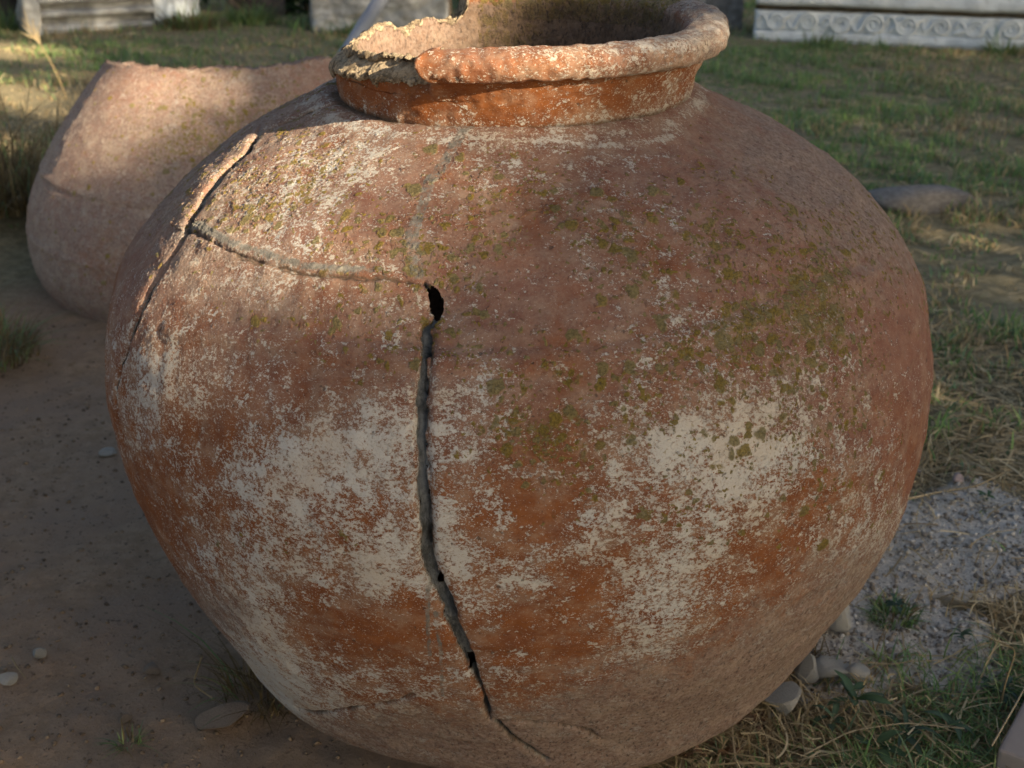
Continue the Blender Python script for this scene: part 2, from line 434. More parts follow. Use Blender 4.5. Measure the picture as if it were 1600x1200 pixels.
def grid_faces(nr, nc, wrap=True):
    i = np.arange(nr-1)[:, None]; j = np.arange(nc if wrap else nc-1)[None]
    a = i*nc+j; b = i*nc+(j+1) % nc
    return np.stack([a, b, b+nc, a+nc], -1).reshape(-1, 4)

def dist_to(line, P, pad=.12):
    """distance of vertices to a crack line on the jar, and the width there"""
    pts = np.array(line); n = np.r_[0, np.cumsum(np.hypot(np.diff(pts[:, 0])*.012, np.diff(pts[:, 1])))]
    t = np.arange(0, n[-1], .0015)
    th = np.interp(t, n, pts[:, 0]); z = np.interp(t, n, pts[:, 1]); w = np.interp(t, n, pts[:, 2])
    # hand-drawn wobble
    th = th+np.interp(t, np.linspace(0, n[-1], max(3, int(n[-1]/.012))), rng.normal(0, .035, max(3, int(n[-1]/.012))))
    z = z+np.interp(t, np.linspace(0, n[-1], max(3, int(n[-1]/.012))), rng.normal(0, .0004, max(3, int(n[-1]/.012))))
    Q = jar_pt(jar_r(z), np.radians(th), z)
    kd = kdtree.KDTree(len(Q))
    for i, q in enumerate(Q): kd.insert(q, i)
    kd.balance()
    lo, hi = Q.min(0)-pad, Q.max(0)+pad
    cand = np.flatnonzero(((P > lo) & (P < hi)).all(1))
    d = np.full(len(P), 9.0); ww = np.full(len(P), .01)
    for i in cand:
        co, k, dd = kd.find(P[i]); d[i] = dd; ww[i] = w[k]
    return d, ww

CRACKS['mainline'] = [(a+.80*(1 if b > .75 else .9), b, .0095) for a, b, c in CRACKS['main'][4:14]]

def build_jar():
    root = empty('storage_jar', (0, 0, 0), 'huge cracked terracotta storage jar with lime stains, lichen and a broken rim', 'jar')
    TH = th_grid(.235)
    zz = np.linspace(-.05*H, H, 4000); rr = jar_r(zz)
    s = np.r_[0, np.cumsum(np.hypot(np.diff(zz), np.diff(rr)))]
    dens = np.where((zz > .86) & (zz < 1.06), 1/.0017, 1/.0029); cum = np.r_[0, np.cumsum(np.diff(s)*(dens[1:]+dens[:-1])/2)]
    z1 = np.interp(np.linspace(0, cum[-1], int(cum[-1])), cum, zz)
    R1 = jar_r(z1); ex = np.arange(1, 9); z1 = np.r_[z1, H-.0006*ex]; R1 = np.r_[R1, R1[-1]-.004*ex]
    nr, nc = len(z1), len(TH)
    Z = np.repeat(z1[:, None], nc, 1); T = np.repeat(TH[None], nr, 0); R = np.repeat(R1[:, None], nc, 1)
    thd = np.degrees((T+np.pi) % (2*np.pi)-np.pi)
    P0 = jar_pt(R, T, Z).reshape(-1, 3)
    dT = jar_pt(R, T+.001, Z)-jar_pt(R, T-.001, Z)
    dZ = jar_pt(np.repeat(jar_r(z1+.001)[:, None], nc, 1), T, Z+.001)-jar_pt(np.repeat(jar_r(z1-.001)[:, None], nc, 1), T, Z-.001)
    N = np.cross(dT, dZ).reshape(-1, 3); N /= np.linalg.norm(N, axis=1)[:, None]
    Zf, Tf = Z.ravel(), thd.ravel()
    off = .0035*waves(P0, 2.2, 1)+.0014*waves(P0, 7, 2)+.0006*waves(P0, 22, 3)
    # throwing lines: shallow rings running round the wall
    q = np.stack([Zf+.006*waves(P0, 2, 5), 0*Zf, 0*Zf], -1)
    off += .0007*waves(q, 26, 6, 14)*(1+.6*waves(P0, 3, 8))
    attrs = dict(lime=map_lookup(LIME_MAP, Tf, Zf, 4.), lichen=map_lookup(LICHEN_MAP, Tf, Zf, 2.), grime=map_lookup(GRIME_MAP, Tf, Zf, 3.))
    attrs['tone'] = np.clip(smooth(.55, .92, Zf)*.75+smooth(10, 62, Tf)*.62-.10+smooth(.25, .0, Zf)*.25, 0, 1.2)
    attrs['soil_shade'] = np.zeros(len(P0))
    mort = np.zeros(len(P0)); gro = np.zeros(len(P0)); hole = np.zeros(len(P0), bool)
    jit = .0018*waves(P0, 20, 11)+.0010*waves(P0, 60, 12)
    spec = dict(main=(.0095, 1, .40), mainline=(.007, 2, 0), mainlow=(.016, 0, .30), top=(.0030, 0, .20), left=(.007, 1, .3), strip=(.009, 1, .25), shoulder=(.007, 0, 0),
                basel=(.006, 0, .1), baser=(.007, 0, .3), basediag=(.010, 0, .5))
    for k, (dep, filled, smear) in spec.items():
        d, w = dist_to(CRACKS[k], P0); w = np.maximum(w, .0062); e = np.abs(d)+jit*np.clip(w/.012, .4, 1)
        g = 1-smooth(.70, 1.04, 2*e/w) if w.max() > .016 else np.exp(-1.1*(2*e/w)**2)
        off -= dep*g*(1+.15*waves(P0, 30, 14))
        if filled != 1: attrs['soil_shade'] = np.maximum(attrs['soil_shade'], np.exp(-((d+jit*1.5)/.0030)**2)*(.75+.5*waves(P0, 18, 91) if k == 'mainline' else 1))  # darkness of the thin gaps painted in along the grooves
        # softly rounded lips
        off -= (.0006 if k == 'top' else .0016)*np.exp(-(np.maximum(d-w/2, 0)/.006)**2)
        if filled == 1: gro = np.maximum(gro, 1-smooth(.60, .86, 2*e/w))
        elif k in ('mainlow', 'basediag'): gro = np.maximum(gro, g*.95)
        if smear: mort = np.maximum(mort, smear*np.exp(-(np.maximum(d-w/2, 0)/.008)**2))
        if k == 'strip':
            sd = np.exp(-(d/.05)**2)
            lft = in_poly(Tf, Zf, [(a, b) for a, b, c in CRACKS['strip']]+[(-110, 1.06), (-110, .90)])
            off += np.where(lft, .0055*sd, 0)*(d < .2)
            P_top = np.exp(-(np.maximum(d-w/2, 0)/.020)**2)*(~lft)
            mort = np.maximum(mort, .62*P_top)
    # grey mortar band along the upper lip of the horizontal joint
    d, w = dist_to([(a, b+.008, .02) for a, b, c in CRACKS['top']], P0); mort = np.maximum(mort, (.74+.25*waves(P0, 3, 77))*np.exp(-(d/.010)**2)*smooth(-8, -24, Tf))
    for k, amp, wid in (('seam', .60, .011), ('drip1', .62, .004), ('drip2', .58, .004)):
        d, w = dist_to(CRACKS[k], P0); mort = np.maximum(mort, amp*np.exp(-(np.maximum(d-w*.3, 0)/(wid*.5))**2))
    d, w = dist_to(CRACKS['limeline'], P0); attrs['lime'] = np.maximum(attrs['lime'], .78*np.exp(-(d/.010)**2))
    off -= .007*np.exp(-((Zf-(H+.002))/.006)**2)
    nk = .68*np.exp(-((Zf-(H-.016))/.008)**2); attrs['lime'] = np.maximum(attrs['lime'], nk*(.8+.3*waves(P0, 12, 31)))
    d, w = dist_to(CRACKS['ridge'], P0, .2)
    off += .0028*np.exp(-(d/.012)**2)-.0014*np.exp(-((d-.020)/.007)**2)
    for k in ('hole', 'hole2', 'hole3'):
        d, w = dist_to(CRACKS[k], P0); hole |= (d+jit*.7 < w*.66)
    attrs['core'] = np.zeros(len(P0))
    attrs['lichen'] = .66*attrs['lichen']+.50*smooth(.36, .85, attrs['lichen'])
    shp = smooth(-22, -34, Tf)*smooth(.88, .95, Zf); attrs['lime'] = attrs['lime']+.16*shp; attrs['lichen'] = attrs['lichen']*(1-.25*shp)  # more lime, less lichen: sunlit left shoulder brightened in the colour
    attrs['dust'] = smooth(.66, .95, Zf)*.52+.08
    attrs['soil_shade'] = np.maximum(attrs['soil_shade'], .95*smooth(-.6, .5, waves(P0, 6, 93))*smooth(H-.005, H-.001, Zf)); attrs['mort'] = np.clip(np.maximum(mort, 1.3*gro), 0, 1.4); attrs['gro'] = gro  # shadow line under the neck painted as a broken dark band
    P = P0+N*off[:, None]
    F = grid_faces(nr, nc)
    fT, fZ = Tf[F[:, 0]], Zf[F[:, 0]]
    fg = gro[F].mean(1); fh = hole[F].all(1)
    top, main, left = CRACKS['top'], CRACKS['main'], CRACKS['left']
    poly = [(a, b) for a, b, c in top[::-1]]+[(a, b) for a, b, c in main]+[(a, b) for a, b, c in CRACKS['mainlow']]+[(CRACKS['mainlow'][-1][0], -.2), (left[-1][0], -.2)]+[(a, b) for a, b, c in left[::-1]]
    sh = in_poly(fT, fZ, poly)
    br, bd = CRACKS['baser'], CRACKS['basediag']
    bs = in_poly(fT, fZ, [(a, b) for a, b, c in br]+[(br[-1][0], -.2), (bd[-1][0], -.2)]+[(a, b) for a, b, c in bd[::-1]])
    mo = (fg > .55) & ~fh
    cls = np.where(fh, -1, np.where(mo, 3, np.where(bs, 2, np.where(sh, 1, 0))))
    for i, nm in enumerate(('body', 'wall_sherd', 'base_sherd')):
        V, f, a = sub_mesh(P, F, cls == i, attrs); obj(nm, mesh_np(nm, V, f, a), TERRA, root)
    for k in (fT > -45, fT <= -45):
        V, f, a = sub_mesh(P, F, (cls == 3) & k, attrs); obj('mortar_joint', mesh_np('mortar_joint', V, f, a), MORTAR, root)

    # inner wall
    zi = np.linspace(.02, H-.015, 60); ri = jar_r(zi)-.045; ti = np.radians(np.arange(0, 360, 3.))
    Pi = jar_pt(ri[:, None], ti[None], zi[:, None]); Fi = grid_faces(60, 120)[:, ::-1]
    zer = {k: np.zeros(60*120) for k in attrs}; zer['grime'] += .8; zer['tone'] += .3; zer['soil_shade'] = zer['soil_shade']+.9  # inside mixed strongly towards dark brown
    tdeg = np.degrees((ti+np.pi) % (2*np.pi)-np.pi)
    near = (np.abs(np.repeat(tdeg[None], 60, 0)+14) < 9) & (np.repeat(zi[:, None], 120, 1) > .82) & (np.repeat(zi[:, None], 120, 1) < .94)
    kf = ~near.ravel()[Fi].any(1)
    obj('inner_wall', mesh_np('inner_wall', Pi.reshape(-1, 3), Fi[kf], zer), TERRA, root)

    # ---------------- rim with its broken side
    prof = np.array([(.270, -.022), (.2845, -.008), (.2865, .004), (.2890, .018), (.2945, .036), (.3035, .055), (.3115, .0665), (.3145, .0685), (.325, .0692), (.3335, .0725), (.339, .081), (.3405, .092),
                     (.3375, .1015), (.330, .107), (.318, .110), (.302, .1105), (.285, .107), (.272, .098), (.268, .085), (.262, .06), (.258, .03), (.256, 0), (.254, -.03), (.246, -.06)])
    L = np.r_[0, np.cumsum(np.hypot(*np.diff(prof, axis=0).T))]; t = np.linspace(0, L[-1], int(L[-1]/.0028))
    pr = np.interp(t, L, prof[:, 0]); pz = np.interp(t, L, prof[:, 1]); side = np.interp(t, L, np.arange(len(prof)))
    TH = np.radians(np.concatenate([np.arange(-180, 180, .45)]))
    nr, nc = len(t), len(TH)
    Rr = np.repeat(pr[:, None], nc, 1); Zr = np.repeat(pz[:, None], nc, 1); S = np.repeat(side[:, None], nc, 1)
    T = np.repeat(TH[None], nr, 0); td = np.degrees(T)
    base = np.stack([Rr*np.sin(T), -Rr*np.cos(T), Zr], -1)
    # handmade unevenness
    wv = waves(np.stack([np.sin(T), np.cos(T)], -1), .55, 21); w2 = waves(np.stack([np.sin(T), np.cos(T)], -1), 1.6, 22)
    Zr = Zr+np.where(S > 4, 1, .3)*(.0035*wv+.0015*w2); Rr = Rr+.0022*w2*(S < 14)
    lipz = smooth(6, 8, S)*(1-smooth(16, 18, S))
    Rr = Rr+(.0011+.0003*lipz)*waves(base, 14, 23)+(.0007+.0005*lipz)*waves(base, 45, 24)
    Zr = Zr-lipz*(S > 11)*.005*smooth(1.2, 2.2, waves(base, 9, 34))+lipz*.0012*waves(base, 30, 35)
    td = td+1.5*waves(np.stack([Rr, Zr, 0*Zr], -1), 18, 36)*smooth(-30, -26, td)*(1-smooth(-21, -18, td))
    # break: top limit over angle, on the inner edge and on the outer edge
    ka = [-180, -164, -161.5, -156, -150, -144, -138, -132, -126, -120, -114, -108, -102, -96, -90, -84, -78, -72, -60, -48, -36, -26, -23.4, -21.8, 180]
    kin = [.3, .3, .079, .062, .056, .066, .063, .049, .066, .073, .068, .061, .060, .060, .060, .062, .067, .075, .081, .085, .090, .093, .094, .3, .3]
    kout = [.3, .3, .070, .055, .052, .060, .050, .047, .062, .060, .052, .045, .038, .032, .028, .030, .036, .044, .050, .052, .055, .057, .062, .3, .3]
    bi = np.interp(td, ka, kin); bo = np.interp(td, ka, kout)
    f = np.clip((Rr-.262)/(.300-.262), 0, 1)
    lim = bi*(1-f)+bo*f+.0030*waves(base, 22, 25)+.0026*waves(base, 50, 26)+.0012*waves(base, 110, 27)
    cut = np.clip(Zr-lim, 0, 1); brk = cut > 0
    Zb = np.where(brk, lim, Zr)
    inb = smooth(-163, -159, td)*(1-smooth(-24.2, -21.8, td))
    cap = .288+.010*smooth(-100, -150, td)+.004*waves(base, 7, 28)+.002*waves(base, 25, 29)
    Rb = Rr-inb*np.where(S < 17.2, np.maximum(Rr-cap, 0), 0)
    Rb = Rb-inb*np.where(S < 17.2, .55*np.clip(Zb-.045, 0, .1), 0)
    P = jar_pt(Rb, T, H+Zb); P[..., 0] += .014*smooth(-.05, -.005, Zb)
    Pf = P.reshape(-1, 3); n = len(Pf); bf = brk.ravel(); tdf = td.ravel(); Sf = S.ravel()
    lipb = smooth(6.5, 8, Sf)*(1-smooth(16, 18, Sf))
    low = 1-smooth(5.5, 7, Sf); inner = smooth(16.5, 18.5, Sf)
    a = {}
    rightness = smooth(-25, 60, tdf)*(1-smooth(120, 170, tdf))
    a['lime'] = np.clip(low*(.15+.26*rightness+.22*(1-smooth(1.5, 3.5, Sf)))+lipb*(.27+.26*rightness+.20*smooth(11, 13, Sf)*rightness*(1-smooth(14.2, 15.2, Sf)))+inner*.04, 0, 1)
    a['lichen'] = np.where((Sf > 12) & (Sf < 19) & (np.abs(tdf) > 112) & (tdf > 0), .80, 0)+np.where(np.abs(tdf) > 165, .35, 0)*smooth(12, 14, Sf)
    a['grime'] = inner*.70+lipb*rightness*.55+.12*low+np.where((Sf > 12) & (np.abs(tdf) > 105) & (tdf > 0), .45, 0)
    a['tone'] = np.clip(lipb*.36+rightness*.35-.15+inner*.2, 0, 1)
    a['core'] = np.where(bf, 1.0, 0)
    a['mort'] = np.zeros(n); a['dust'] = lipb*.20+.06; a['soil_shade'] = inner*.85*(1-.75*np.where(bf, 1., 0.))*(1-.5*smooth(-165, -150, tdf)*(1-smooth(-100, -60, tdf)))  # inner wall mixed to dark brown, weaker towards the left back
    a['soil_shade'] = np.maximum(a['soil_shade'], .9*(1-smooth(1.2, 1.9, Sf))*smooth(-.8, .3, waves(Pf, 6, 93)))  # foot of the neck: crevice shadow painted dark
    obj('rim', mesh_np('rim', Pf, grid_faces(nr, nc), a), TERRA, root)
    return root
JAR = build_jar()

# ------------------------------------------------------------------ ground
def gravel_mask(x, y):
    d1 = np.hypot((x-1.00)/.40, (y-.42)/.26); d2 = np.hypot((x-.74)/.20, (y-.06)/.22); d3 = np.hypot((x-.82)/.10, (y+.10)/.07)
    d4 = np.hypot((x-.62)/.12, (y+.10)/.14)
    P = np.stack([x, y, 0*x], -1)
    m = np.maximum.reduce([1-smooth(.65, 1.15, d1+.22*waves(P, 2.6, 41)), 1-smooth(.7, 1.2, d2+.2*waves(P, 4, 42)), .8*(1-smooth(.6, 1.3, d3+.2*waves(P, 4, 43))), .7*(1-smooth(.6, 1.3, d4))])
    return np.clip(m, 0, 1)
def dirt_mask(x, y):
    """bare trodden earth: in front and to the left of the jar"""
    P = np.stack([x, y, 0*x], -1); wob = .14*waves(P, .8, 44)+.05*waves(P, 3, 45)
    a = smooth(.55, .15, x+.25*smooth(-.5, .3, y)*0+wob)*smooth(2.7, 2.1, y+wob+.35*smooth(-1.4, -2.0, x)*2)
    b = smooth(.75, .35, np.hypot(x, y)+wob*.5)
    return np.clip(np.maximum(a, b*.6), 0, 1)
def ground_z(x, y):
    P = np.stack([x, y, 0*x], -1)
    z = .010*waves(P, .35, 51)+.006*waves(P, 1.2, 52)+.0022*waves(P, 5, 53)+.0012*waves(P, 14, 54)
    z = z*smooth(.25, .6, np.hypot(x, y))+.0015*waves(P, 9, 55)
    z = z+.018*gravel_mask(x, y)-.004
    z = z+.17*np.exp(-(((x+2.35)/.45)**2+((y-3.1)/.55)**2))+.05*np.exp(-(((x+1.78)/.22)**2+((y-1.45)/.22)**2))
    return z

def mat_ground():
    s = NB('trodden_earth'); c = s.co(); gv, dm = s.attr('gravel'), s.attr('dirt')
    n1, n2, n3, n4 = s.noise(c, 3, 5, .6), s.noise(c, 22, 9, .7), s.noise(c, 140, 6, .75), s.noise(c, 60, 4, .6)
    dirt = s.mix(s.ss(n2, .35, .65), (.245, .165, .100), (.345, .240, .155))
    dirt = s.mix(s.ss(n1, .4, .65), dirt, (.27, .19, .13))
    dirt = s.mix(s.ss(n3, .58, .72), dirt, (.30, .23, .17))
    dirt = s.mix(s.ss(n4, .60, .72), dirt, (.095, .064, .042))
    soil_shade = s.mix(s.ss(n2, .35, .65), (.17, .145, .078), (.33, .275, .16))
    soil_shade = s.mix(s.ss(n3, .5, .7), soil_shade, (.17, .135, .08))
    grav = s.mix(s.ss(n3, .36, .62), (.47, .42, .345), (.74, .68, .58))
    grav = s.mix(s.ss(n2, .55, .70), grav, (.13, .115, .095))
    col = s.mix(dm, soil_shade, dirt); col = s.mix(s.ss(s.math('ADD', gv, s.math('MULTIPLY', s.math('SUBTRACT', n2, .5), .9)), .3, .7), col, grav)
    h = s.math('ADD', s.math('MULTIPLY', n2, .6), s.math('ADD', s.math('MULTIPLY', n3, .35), s.math('MULTIPLY', n4, .3)))
    return s.done(col, .95, height=h, dist=.018)

def axis(a, b, step, far):
    mid = np.arange(a, b+1e-6, step); g = []; d = step; v = b
    while v < far: d *= 1.13; v += d; g.append(v)
    g2 = []; d = step; v = a
    while v > -far: d *= 1.13; v -= d; g2.append(v)
    return np.concatenate([g2[::-1], mid, g])
gx, gy = axis(-2.4, 2.6, .02, 150), axis(-.8, 2.6, .02, 150)
GX, GY = np.meshgrid(gx, gy); GZ = ground_z(GX, GY)*smooth(60, 20, np.hypot(GX, GY))
obj('ground', mesh_np('ground', np.stack([GX, GY, GZ], -1).reshape(-1, 3), grid_faces(len(gy), len(gx), False),
    dict(gravel=gravel_mask(GX, GY).ravel(), dirt=dirt_mask(GX, GY).ravel())), mat_ground(), kind='structure')

def in_view(x, y, z=0, mx=.12, my=.12):
    d = np.stack([x, y+D_, z+0*x-h_], -1); zc = d@np.array(fw)
    u = d@np.array(rt)/zc/.4; v = d@np.array(up)/zc/.3
    return (zc > 0) & (np.abs(u) < 1+mx) & (np.abs(v) < 1+my)

# ------------------------------------------------------------------ second, broken jar behind on the left
def build_broken_jar():
    cx, cy = -1.00, 2.40
    root = empty('broken_jar', (cx, cy, 0), 'pale broken terracotta jar with a jagged open top, standing behind the huge cracked jar', 'jar')
    zs = np.array([-.06, .0, .06, .13, .20, .28, .40, .52, .63, .75, .86]); rs = np.array([.695, .725, .75, .762, .76, .745, .692, .620, .540, .440, .345])
    zo = np.linspace(-.05, .85, 130); ro = cubic(zs, rs, zo)
    TH = np.radians(np.arange(-180, 180, 1.0)); nc = len(TH)
    ro = ro-.004*np.exp(-((zo-.395)/.008)**2)+.004*np.exp(-((zo-.41)/.014)**2)+.005*np.exp(-((zo-.205)/.012)**2)
    zi = zo[::-1]; ri = ro[::-1]-.042
    Rr = np.repeat(np.r_[ro, ri][:, None], nc, 1); Z = np.repeat(np.r_[zo, zi][:, None], nc, 1); T = np.repeat(TH[None], 260, 0)
    td = np.degrees(T)
    base = np.stack([Rr*np.sin(T), -Rr*np.cos(T), Z], -1)
    ring = np.stack([np.sin(T), np.cos(T)], -1)
    lim = np.interp(td, [-180, -120, -95, -80, -62, -48, -35, -20, -5, 8, 20, 33, 45, 60, 90, 130, 180],
                    [.55, .60, .69, .745, .760, .768, .772, .776, .780, .784, .780, .782, .788, .790, .72, .6, .55])
    lim = lim+.0035*waves(base, 9, 61)+.004*waves(base, 24, 62)+.003*waves(base, 60, 63)
    brk = Z > lim; Z = np.where(brk, lim, Z)
    rlim = np.where(np.arange(260)[:, None] < 130, cubic(zs, rs, lim), cubic(zs, rs, lim)-.042)
    Rr = np.where(brk, rlim, Rr)+.004*waves(base, 1.2, 64)+.0008*waves(base, 8, 65)
    P = np.stack([Rr*np.sin(T), -Rr*np.cos(T), Z], -1).reshape(-1, 3)
    n = len(P); bf = brk.ravel(); tf = td.ravel(); zf = Z.ravel()
    w = waves(P, 2.5, 66)
    a = dict(lime=.28+.07*w, lichen=.04+.34*np.exp(-((zf-.6)/.12)**2)*np.exp(-((tf-12)/32)**2), grime=.55+.10*w+0*zf, tone=np.clip(.95+.25*waves(P, 1.3, 67), 0, 1.2),
             core=np.where(bf, .30, 0.), mort=np.zeros(n), soil_shade=np.where(np.arange(260)[:, None] > 129, .5, 0)*np.ones((1, nc)).ravel()[None] if False else np.repeat(np.where(np.arange(260) >= 130, .5, 0.), nc), dust=np.full(n, .55), pale=np.full(n, 1.))
    crk = np.exp(-((tf+40-1.6*waves(np.stack([zf, zf], -1), 4, 69))/.45)**2)*smooth(.36, .2, zf)
    P = P-(crk*.006)[:, None]*np.stack([np.sin(np.radians(tf)), -np.cos(np.radians(tf)), 0*tf], -1)
    F = grid_faces(260, nc); rows = np.repeat(np.arange(259), nc)
    for nm, k in (('outer_wall', rows < 129), ('inner_wall', rows >= 130), ('broken_edge', rows == 129)):
        V, f, at = sub_mesh(P, F, k, a)
        obj(nm, mesh_np(nm, V, f, at), TERRA, root)
build_broken_jar()

# ------------------------------------------------------------------ marble blocks and posts in the background
MARBLE = mat_stone('weathered_marble', (.58, .63, .66), (.76, .81, .83), 9, (.22, .20, .155), .45, .006)
MARBLE_DIRTY = mat_stone('stained_marble', (.25, .25, .235), (.47, .475, .46), 7, (.12, .11, .08), .65, .01)
GREY_STONE = mat_stone('grey_stone', (.16, .145, .13), (.27, .25, .23), 9, (.09, .085, .07), .5, .012)
PINK_STONE = mat_stone('dark_pink_stone', (.08, .056, .05), (.13, .097, .088), 9, (.05, .045, .035), .5, .01)
LEDGE = mat_stone('dirty_shaded_ledge', (.075, .062, .042), (.15, .125, .085), 16, (.04, .035, .02), .6, .008)  # dirt and the shade of the recess, both in this dark colour

def extrude(name, prof, L, mat, parent, nseg=60, rough=.006, seed=1, caps=True):
    """profile (y toward viewer is negative, z up) pushed along +x for L metres, with worn faces"""
    p = np.array(prof, float); t = np.r_[0, np.cumsum(np.hypot(*np.diff(p, axis=0).T))]
    u = np.unique(np.r_[np.linspace(0, t[-1], 70), t]); py = np.interp(u, t, p[:, 0]); pz = np.interp(u, t, p[:, 1])
    x = np.linspace(0, L, nseg); X = np.repeat(x[:, None], len(u), 1); V = np.stack([X, np.repeat(py[None], nseg, 0), np.repeat(pz[None], nseg, 0)], -1)
    n = waves(V, 3, seed)+.6*waves(V, 11, seed+1); V[..., 1] += rough*n; V[..., 2] += rough*.6*waves(V, 4, seed+2)
    F = grid_faces(nseg, len(u), False)
    V2 = V.reshape(-1, 3)
    if caps:
        k = len(u); extra = []; base = len(V2)
        cen = np.array([V[0].mean(0), V[-1].mean(0)]); V2 = np.vstack([V2, cen]); 
        f0 = np.array([[i+1, i, base, base] for i in range(k-1)]); f1 = np.array([[(nseg-1)*k+i, (nseg-1)*k+i+1, base+1, base+1] for i in range(k-1)])
        me = bpy.data.meshes.new(name)
        me.from_pydata(V2.tolist(), [], F[:, ::-1].tolist()+[r[:3][::-1] for r in f0.tolist()]+[r[:3][::-1] for r in f1.tolist()]); me.update()
        me.polygons.foreach_set('use_smooth', np.ones(len(me.polygons), bool))
        return obj(name, me, mat, parent)
    return obj(name, mesh_np(name, V2, F), mat, parent)

def tube_mesh(name, pts, rad, n=8, squash=None, close=True):
    pts = np.array(pts, float); K = len(pts); rad = np.broadcast_to(rad, (K,))
    tg = np.gradient(pts, axis=0); tg /= np.linalg.norm(tg, axis=1)[:, None]+1e-9
    ref = np.array([.12, .33, .93]); s = np.cross(tg, ref); s /= np.linalg.norm(s, axis=1)[:, None]+1e-9; b = np.cross(s, tg)
    a = np.arange(n)*2*np.pi/n
    V = pts[:, None]+rad[:, None, None]*(np.cos(a)[None, :, None]*s[:, None]+np.sin(a)[None, :, None]*b[:, None])
    if squash is not None: V[..., squash[0]] = pts[:, None, squash[0]]+(V[..., squash[0]]-pts[:, None, squash[0]])*squash[1]
    F = grid_faces(K, n).tolist(); V = V.reshape(-1, 3)
    if close: F += [list(range(n))[::-1], [(K-1)*n+i for i in range(n)]]
    me = bpy.data.meshes.new(name); me.from_pydata(V.tolist(), [], F); me.update()
    me.polygons.foreach_set('use_smooth', np.ones(len(me.polygons), bool)); return me

def heading(a, b): return math.atan2(b[1]-a[1], b[0]-a[0])

# carved frieze block, right
A, B = (1.88, 8.56), (4.9, 7.96)
fb = empty('frieze_block', (A[0], A[1], -.01), 'long white marble block carved with a scroll frieze, lying on the grass on the right', 'marble block', rot=(0, 0, heading(A, B)))
LEN = math.dist(A, B)
extrude('base_fascia', [(.55, 0), (.0, 0), (-.012, .03), (-.010, .075), (.006, .084), (.55, .085)], LEN, MARBLE, fb, 90, .005, 70)
extrude('frieze_panel', [(.55, .086), (.012, .086), (.010, .15), (.008, .238), (.02, .243), (.55, .244)], LEN, MARBLE, fb, 90, .004, 73)
extrude('dirty_shaded_ledge', [(.55, .245), (.030, .245), (.022, .262), (-.006, .284), (.55, .285)], LEN, LEDGE, fb, 90, .007, 76)
extrude('crown_moulding', [(.55, .286), (-.012, .286), (-.040, .305), (-.042, .36), (-.030, .40), (-.05, .43), (-.05, .62), (.55, .62)], LEN, MARBLE, fb, 90, .005, 79)
def scroll_mesh(flip):
    t = np.linspace(0, 1, 46); ang = t*4.2*np.pi; r = .066*(1-t)**.8+.008
    pts = np.stack([r*np.cos(ang+math.pi)*1.08, 0*t-.010, flip*r*np.sin(ang+math.pi)], -1)
    lead = np.stack([np.linspace(-.165, pts[0, 0], 14), np.full(14, -.010), pts[0, 2]+flip*.055*np.sin(np.linspace(0, np.pi, 14))], -1)
    return tube_mesh('scroll', np.vstack([lead[:-1], pts]), np.r_[np.linspace(.010, .016, 13), np.linspace(.017, .009, 46)], 8, (1, .9))
def leaf_relief():
    t = np.linspace(0, 1, 12); pts = np.stack([.085*np.sin(t*1.9)-.01, 0*t-.010, -.05+.085*t**1.3], -1)
    return tube_mesh('carved_leaf', pts, .019*np.sin(np.pi*(t*.92+.06))+.003, 8, (1, .55))
sc_me = [scroll_mesh(1), scroll_mesh(-1)]; lf_me = leaf_relief()
k = 0; x = .17
while x < LEN-.1:
    f = obj('scroll', sc_me[k % 2], MARBLE, fb, loc=(x, .010, .162), rot=(0, random.uniform(-.15, .15), 0), scale=(random.uniform(.9, 1.08),)*3)
    obj('carved_leaf', lf_me, MARBLE, fb, loc=(x+.115, .010, .165), rot=(0, random.uniform(-.4, .4)+(0 if k % 2 else 3.14), 0))
    x += .262+random.uniform(-.012, .012); k += 1

# fluted block, left
A, B = (-3.96, 8.30), (-2.75, 9.02)
fl = empty('fluted_block', (A[0], A[1], -.02), 'stained marble block with horizontal flutes lying at the edge of the grass', 'marble block', rot=(0, 0, heading(A, B)))
pf = [(.6, .0), (.0, .0), (-.03, .03), (-.03, .055), (.00, .075)]
for z0 in (.09, .20, .31, .42):
    pf += [(.055, z0+.005), (.060, z0+.028), (.02, z0+.045), (-.045, z0+.052), (-.05, z0+.085), (-.02, z0+.098)]
pf += [(.0, .54), (.6, .54)]
extrude('fluted_shaft', pf, .92, MARBLE_DIRTY, fl, 50, .006, 80).location = (.12, 0, 0)
extrude('end_slab', [(.6, -.04), (-.06, -.04), (-.075, .1), (-.07, .5), (-.05, .56), (.6, .56)], .118, MARBLE_DIRTY, fl, 10, .008, 83)
extrude('broken_end', [(.6, .0), (.09, .0), (.02, .07), (.03, .2), (.0, .33), (.06, .52), (.6, .55)], .40, MARBLE, fl, 30, .022, 86).location = (1.042, 0, 0)

